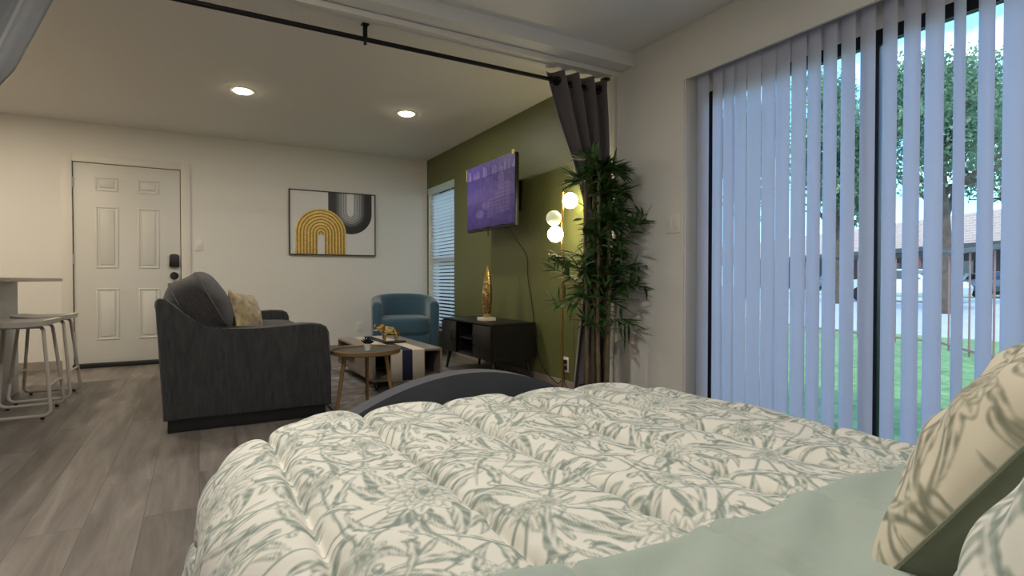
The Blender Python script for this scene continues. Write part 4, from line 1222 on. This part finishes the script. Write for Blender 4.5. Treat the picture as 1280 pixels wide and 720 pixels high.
def spray(p0, d, ln, nleaf, size, t0=.25):
    """a twig with a fan of blades"""
    d = d.normalized(); end = p0 + d * ln
    mid = p0 + d * ln * .5 + Vector((0, 0, .02))
    tube(tw, [p0, mid, end], [.0035, .0026, .0012], 5)
    for i in range(nleaf):
        t = t0 + (1 - t0) * (i + .5) / nleaf
        q = p0 * (1 - t) + end * t + Vector((0, 0, .02 * math.sin(PI * t)))
        az = rnd.uniform(0, 2 * PI); 
        dv = d * .85 + Vector((math.cos(az), math.sin(az), rnd.uniform(-.55, .65))) * .85
        rr_[0] = rnd.uniform(-.7, .7)
        blade(q, dv, size * rnd.uniform(.75, 1.2), size * .13 * rnd.uniform(.8, 1.25), rnd.uniform(.0, .45))
for i in range(270):
    z = .55 + 1.20 * (i / 269.) ** .85 if i > 22 else rnd.uniform(.5, .95)
    pts = rnd.choice(canes)
    pz = min(z, pts[-1][2]); base_ = min(pts, key=lambda q: abs(q[2] - pz))
    a = rnd.uniform(0, 2 * PI); up = rnd.uniform(-.05, .9)
    ln = rnd.uniform(.04, .16) * (1.0 if z < 1.2 else .68)
    if 1.0 < z < 1.25:
        ln *= .8
    d = Vector((math.cos(a), math.sin(a), up))
    if base_[0] + d.x * ln > XR - .12:
        d.x = -abs(d.x)
    if 1.1 < z < 1.6 and (-.869 * d.x + .495 * d.y) > .25:
        ln *= .45
    spray(Vector(base_), d, ln, rnd.randint(6, 9), .145)
for (z, dx_, dy_, dz_, ln) in ((.98, .60, -.36, .90, .44), (.62, -.42, .24, 1.0, .50), (.80, -.8, .5, .6, .26), (.98, -.95, .6, .35, .26), (.80, .8, -.5, .1, .22), (.72, -.9, .55, .12, .22), (.9, .85, -.5, .25, .22), (1.2, .8, -.55, .2, .2), (1.35, -.9, .5, .3, .18), (.62, .8, -.5, -.1, .14)):
    base_ = min(canes[3 if dx_ > 0 else 0], key=lambda q: abs(q[2] - z))
    spray(Vector(base_), Vector((dx_ * .9, dy_ * .9, dz_)), ln, 17, .145, .55 if ln > .4 else .25)
obj('twigs', tw, M['cane'], bp)
V_ = np.array(V); V_[:, 0] = np.minimum(V_[:, 0], XR - .006)
np_obj('foliage', V_, F, M['bleaf'], bp)

# ------------------------------------------------------------------ breakfast bar and stools
bar = thing('breakfast_bar', 'grey breakfast bar with a granite counter at the left edge', 'bar', (-1.5, 4.6, 0))
b = B(); box(b, -1.82, -1.225, 3.40, 5.67, .0, .866, .002); obj('cabinet_body', b, M['cabinet'], bar)
b = B(); box(b, -1.86, -.955, 3.36, 5.71, .866, .891, .004); obj('countertop', b, M['granite'], bar)

def make_stool(x, y, label):
    t = thing('bar_stool', label, 'stool', (x, y, 0), 0, 'two backless bar stools')
    # saddle seat
    nu, nv = 25, 19
    uu, vv = np.meshgrid(np.linspace(-1, 1, nu), np.linspace(-1, 1, nv), indexing='ij')
    q = (np.abs(uu) ** 5 + np.abs(vv) ** 5) ** (1 / 5.); m_ = np.maximum(np.abs(uu), np.abs(vv)); k = np.where(q > 1e-6, m_ / np.maximum(q, 1e-6), 1)
    sxx = uu * k * .178; syy = vv * k * .205
    top = .612 + .014 * (uu * k) ** 2
    Vt = np.stack([sxx, syy, top], -1).reshape(-1, 3); Vb = np.stack([sxx * .97, syy * .97, top - .032], -1).reshape(-1, 3)
    F = list(map(tuple, grid_faces(nu, nv))) + [tuple(f[::-1]) for f in grid_faces(nu, nv, nu * nv)]
    rim = [i * nv for i in range(nu)] + [(nu - 1) * nv + j for j in range(1, nv)] + [i * nv + nv - 1 for i in range(nu - 2, -1, -1)] + [j for j in range(nv - 2, 0, -1)]
    for a, c in zip(rim, rim[1:] + rim[:1]):
        F.append((a, c, c + nu * nv, a + nu * nv))
    np_obj('seat', np.concatenate([Vt, Vb]), F, M['seatwood'], t, world=False, smooth=50)
    for s in (-1, 1):
        b = B()
        tube(b, fillet([(-.10, s * .12, .585), (-.125, s * .13, .565), (-.175, s * .205, .022), (.175, s * .205, .022), (.125, s * .13, .565), (.10, s * .12, .585)], .05, 5), .0105, 10)
        tube(b, [(-.115, s * .125, .578), (.115, s * .125, .578)], .0105, 10)
        fr = obj('sled_frame', b, M['white_metal'], t, world=False)
        for e in (-.13, .13):
            b = B(); lathe(b, [(.009, 0), (.011, .004), (.011, .014)], (e, s * .205, 0), 12); obj('foot_pad', b, M['black'], fr, world=False)
    for e in (-1, 1):
        b = B(); tube(b, [(e * .1585, -.180, .20), (e * .1585, .180, .20)], .009, 10); obj('footrest', b, M['white_metal'], t, world=False)
    return t
s1 = make_stool(-.985, 4.675, 'backless bar stool with cream sled frame, nearer the bed')
dup(s1, (-.982, 5.27, 0), 'backless bar stool with cream sled frame, nearer the entry door')

# ------------------------------------------------------------------ outdoors
GZ = -.06
def ground(name, x0, x1, m):
    b = B(); box(b, x0, x1, -45, 75, GZ - .1, GZ); return struct(obj(name, b, m, smooth=0))
ground('lawn', XR + WT, 10.6, M['grass']); ground('road', 10.6, 34, M['road'])
ground('lawn_far', 34, 38, M['grass']); ground('parking_ground', 38, 70, M['road'])
# apartment block across the road, on the line A-B
A_, B_ = Vector((50.6, 31.0)), Vector((41.4, 13.0))
dr_ = (B_ - A_).normalized(); nrm_ = Vector((dr_.y, -dr_.x))
if nrm_.x > 0:
    nrm_ = -nrm_
bang = math.atan2(dr_.y, dr_.x)
blk = thing('apartment_block', 'tan brick apartment block with dark carport across the road', 'building', ((A_.x + B_.x) / 2, (A_.y + B_.y) / 2, GZ), bang)
b = B(); box(b, -32, 32, -.2, 12, 3.25, 5.2); obj('brick_upper', b, M['brick'], blk, world=False, smooth=0)
b = B(); box(b, -32.1, 32.1, -.5, .6, 2.95, 3.28); obj('fascia', b, M['fascia'], blk, world=False, smooth=0)
b = B(); box(b, -32, 32, 5.5, 12, 0, 3.25); obj('lower_wall', b, M['dim'], blk, world=False, smooth=0)
for i in range(12):
    xx_ = -30 + i * 5.4
    b = B(); box(b, xx_, xx_ + .25, -.35, -.1, 0, 3.0); obj('carport_post', b, M['redpost'], blk, world=False, smooth=0)
for i in range(9):
    xx_ = -29 + i * 7
    b = B(); box(b, xx_, xx_ + 1.8, 5.42, 5.52, .9, 2.4); obj('window', b, M['carglass'], blk, world=False, smooth=0)

def make_car(label, loc, rz, paint):
    t = thing('parked_car', label, 'car', loc, rz, 'cars parked across the road')
    low = [(-2.2, .35), (-2.25, .62), (-2.1, .85), (-1.1, .95), (1.2, .98), (2.05, .92), (2.2, .7), (2.2, .35)]
    b = B(); prism(b, low, lambda u, v, q: (u, q, v), -.88, .88, .08, 3); obj('body', b, paint, t, world=False)
    cab = [(-1.15, .93), (-.55, 1.40), (.75, 1.42), (1.55, .96)]
    b = B(); prism(b, cab, lambda u, v, q: (u, q, v), -.76, .76, .06, 2); cb = obj('cabin', b, paint, t, world=False)
    b = B(); prism(b, [(-.95, .98), (-.5, 1.33), (.7, 1.35), (1.3, .99)], lambda u, v, q: (u, q, v), -.785, .785); prism(b, [(-.6, .96), (.6, .96), (.52, 1.36), (-.52, 1.36)], lambda u, v, q: (-.62 - (1.36 - v) * 1.15 - .04, u, v), 0, .03)
    obj('window_glass', b, M['carglass'], cb, world=False, smooth=0)
    for (x, s) in ((-1.35, -1), (-1.35, 1), (1.35, -1), (1.35, 1)):
        b = B(); lathe(b, [(0, -.1), (.2, -.1), (.31, -.09), (.32, -.05), (.32, .05), (.31, .09), (.2, .1), (0, .1)], (x, s * .80, .32), 20, Matrix.Rotation(R(90), 4, 'X')); obj('wheel', b, M['tyre'], t, world=False)
    return t
def ray(px, Z):
    """ground point a given distance ahead in the view direction of column px"""
    k = (px - 640) / 690
    return ((.4948 + .869 * k) * Z, (.869 - .4948 * k) * Z, GZ)
make_car('white car parked across the road, nearest the window stile', ray(1128, 24), R(95), M['carwhite'])
make_car('white car parked across the road under the carport, third from the left', ray(1204, 38), R(-12), M['carwhite'])
make_car('dark car parked across the road, leftmost through the blind', ray(1046, 46), R(62), M['cargrey'])
make_car('dark car parked across the road, at the right edge', ray(1262, 30), R(-10), M['cargrey'])

def tree(label, px, Z, ht, cz, cr, nl, leafm, seed, trunk_r=.2):
    p = ray(px, Z); h = np.random.RandomState(seed)
    t = thing('tree', label, 'tree', p, 0, 'trees beyond the lawn')
    b = B(); tube(b, [(0, 0, 0), (.1, .05, cz * .45), (-.05, .1, cz), (.1, 0, cz + cr * .5)], [trunk_r * 1.2, trunk_r, trunk_r * .75, trunk_r * .3], 10)
    for k in range(7):
        a = 2 * PI * k / 7 + h.uniform(-.3, .3)
        tube(b, [(0, .05, cz * (.6 + .05 * k)), (cr * .4 * math.cos(a), cr * .4 * math.sin(a), cz + h.uniform(-.4, .6)), (cr * .8 * math.cos(a), cr * .8 * math.sin(a), cz + h.uniform(-.2, 1.2))], [trunk_r * .45, trunk_r * .25, .02], 6)
    obj('trunk', b, M['bark'], t, world=False)
    nc = 26
    cen = h.normal(0, 1, (nc, 3)); cen /= np.linalg.norm(cen, axis=1)[:, None]
    cen *= cr * h.uniform(.35, .85, (nc, 1)); cen[:, 2] *= (ht - cz + cr * .5) / (2 * cr)
    cen[:, 2] += (ht + cz) / 2 - .2
    ci = h.randint(0, nc, nl)
    off = h.normal(0, 1, (nl, 3)); off /= np.linalg.norm(off, axis=1)[:, None]
    P0 = cen[ci] + off * (cr * .40 * h.uniform(.3, 1, (nl, 1)))
    d1 = h.normal(0, 1, (nl, 3)); d1 /= np.linalg.norm(d1, axis=1)[:, None]
    d2 = np.cross(d1, h.normal(0, 1, (nl, 3))); d2 /= np.linalg.norm(d2, axis=1)[:, None]
    s = h.uniform(.055, .11, (nl, 1)) * Z / 20
    Vv = np.stack([P0 - d1 * s, P0 + d2 * s * .5, P0 + d1 * s, P0 - d2 * s * .5], 1).reshape(-1, 3)
    np_obj('crown', Vv, np.arange(nl * 4).reshape(-1, 4), leafm, t, world=False, smooth=0)
tree('big leafy tree right of the black door stile, tallest of them', 1180, 15.5, 7.6, 3.9, 2.2, 21000, M['tleaf'], 1)
tree('leafy tree with a dark trunk left of the black door stile', 1050, 22, 9.2, 3.6, 2.4, 17000, M['tleaf'], 2)
tree('leafy tree at the far right edge of the glass door', 1290, 20, 8.2, 4.2, 2.4, 15000, M['tleaf2'], 3)
tree('bright green tree outside the narrow window', 566, 22, 5.0, 2.6, 1.6, 6000, M['tleaf2'], 4)
tree('leafy tree behind the closed left half of the blind', 930, 27, 9.5, 5.0, 2.6, 9000, M['tleaf2'], 5)

fn = thing('metal_fence', 'thin metal fence with a dark top rail on the lawn outside the patio door', 'fence', (8.4, 3.4, GZ))
fpts = [Vector((11.0, 9.6, 0)), Vector((9.3, 5.0, 0)), Vector((8.84, 3.67, 0)), Vector((7.15, 2.25, 0)), Vector((5.9, 1.2, 0))]
for zz_, rr2 in ((1.24, .028), (.02, .014)):
    b = B()
    for qa, qb in zip(fpts, fpts[1:]):
        dn = (qb - qa).normalized(); sd_ = Vector((-dn.y, dn.x, 0)) * rr2 * .7
        c8 = [b.verts.new(q + sd_ * k + Vector((0, 0, zz_ + z))) for q in (qa, qb) for (k, z) in ((-1, -rr2), (1, -rr2), (1, rr2), (-1, rr2))]
        for f4 in ((0, 1, 2, 3), (7, 6, 5, 4), (0, 4, 5, 1), (1, 5, 6, 2), (2, 6, 7, 3), (3, 7, 4, 0)):
            b.faces.new([c8[i] for i in f4])
    obj('top_rail' if zz_ > 1 else 'bottom_rail', b, M['bronze'] if zz_ > 1 else M['redpost'], fn, smooth=0)
for qa, qb in zip(fpts, fpts[1:]):
    n = max(2, int((qb - qa).length / .30))
    for k in range(n):
        q = qa.lerp(qb, k / n); b = B(); tube(b, [(q.x, q.y, GZ), (q.x, q.y, 1.22)], .011, 6); obj('picket', b, M['redpost'], fn)

# ------------------------------------------------------------------ sky, sun, camera
wd = bpy.data.worlds.new('World'); sc.world = wd; wd.use_nodes = True
nt = wd.node_tree; N = nt.nodes; L = nt.links
bg = N['Background']
tc = N.new('ShaderNodeTexCoord'); sep = N.new('ShaderNodeSeparateXYZ'); L.new(tc.outputs['Generated'], sep.inputs[0])
gr = N.new('ShaderNodeValToRGB'); e = gr.color_ramp.elements
e[0].position = 0.0; e[0].color = srgb(150, 200, 224); e[1].position = .55; e[1].color = srgb(82, 138, 214)
k = e.new(.22); k.color = srgb(104, 172, 214)
L.new(sep.outputs['Z'], gr.inputs['Fac'])
mp = N.new('ShaderNodeMapping'); mp.inputs['Scale'].default_value = (1, 1, 2.2); L.new(tc.outputs['Generated'], mp.inputs['Vector'])
no = N.new('ShaderNodeTexNoise'); no.inputs['Scale'].default_value = 3.2; no.inputs['Detail'].default_value = 7; no.inputs['Roughness'].default_value = .55
L.new(mp.outputs['Vector'], no.inputs['Vector'])
cr = N.new('ShaderNodeValToRGB'); cr.color_ramp.elements[0].position = .46; cr.color_ramp.elements[1].position = .60
L.new(no.outputs['Fac'], cr.inputs['Fac'])
mx = N.new('ShaderNodeMix'); mx.data_type = 'RGBA'
L.new(cr.outputs['Color'], mx.inputs['Factor']); L.new(gr.outputs['Color'], mx.inputs['A']); mx.inputs['B'].default_value = (.62, .68, .74, 1)
L.new(mx.outputs['Result'], bg.inputs['Color']); bg.inputs['Strength'].default_value = 3.5
sn = bpy.data.lights.new('sun', 'SUN'); sn.energy = 2.6; sn.angle = R(2); sn.color = (1, .95, .86)
so = bpy.data.objects.new('sun', sn); COL.objects.link(so)
so.rotation_euler = Vector((.55, .30, -.78)).to_track_quat('-Z', 'Y').to_euler()

cam = bpy.data.cameras.new('Camera'); co = bpy.data.objects.new('Camera', cam); COL.objects.link(co)
co.location = (0, 0, .877); co.rotation_euler = (R(90 - .83), 0, R(-29.66))
cam.sensor_width = 36; cam.lens = 690 / 1280 * 36; cam.clip_start = .05; cam.clip_end = 400
sc.camera = co
vs_ = sc.view_settings
vs_.view_transform = 'Standard'; vs_.look = 'None'; vs_.exposure = 0.45; vs_.gamma = 1.0; vs_.use_curve_mapping = False
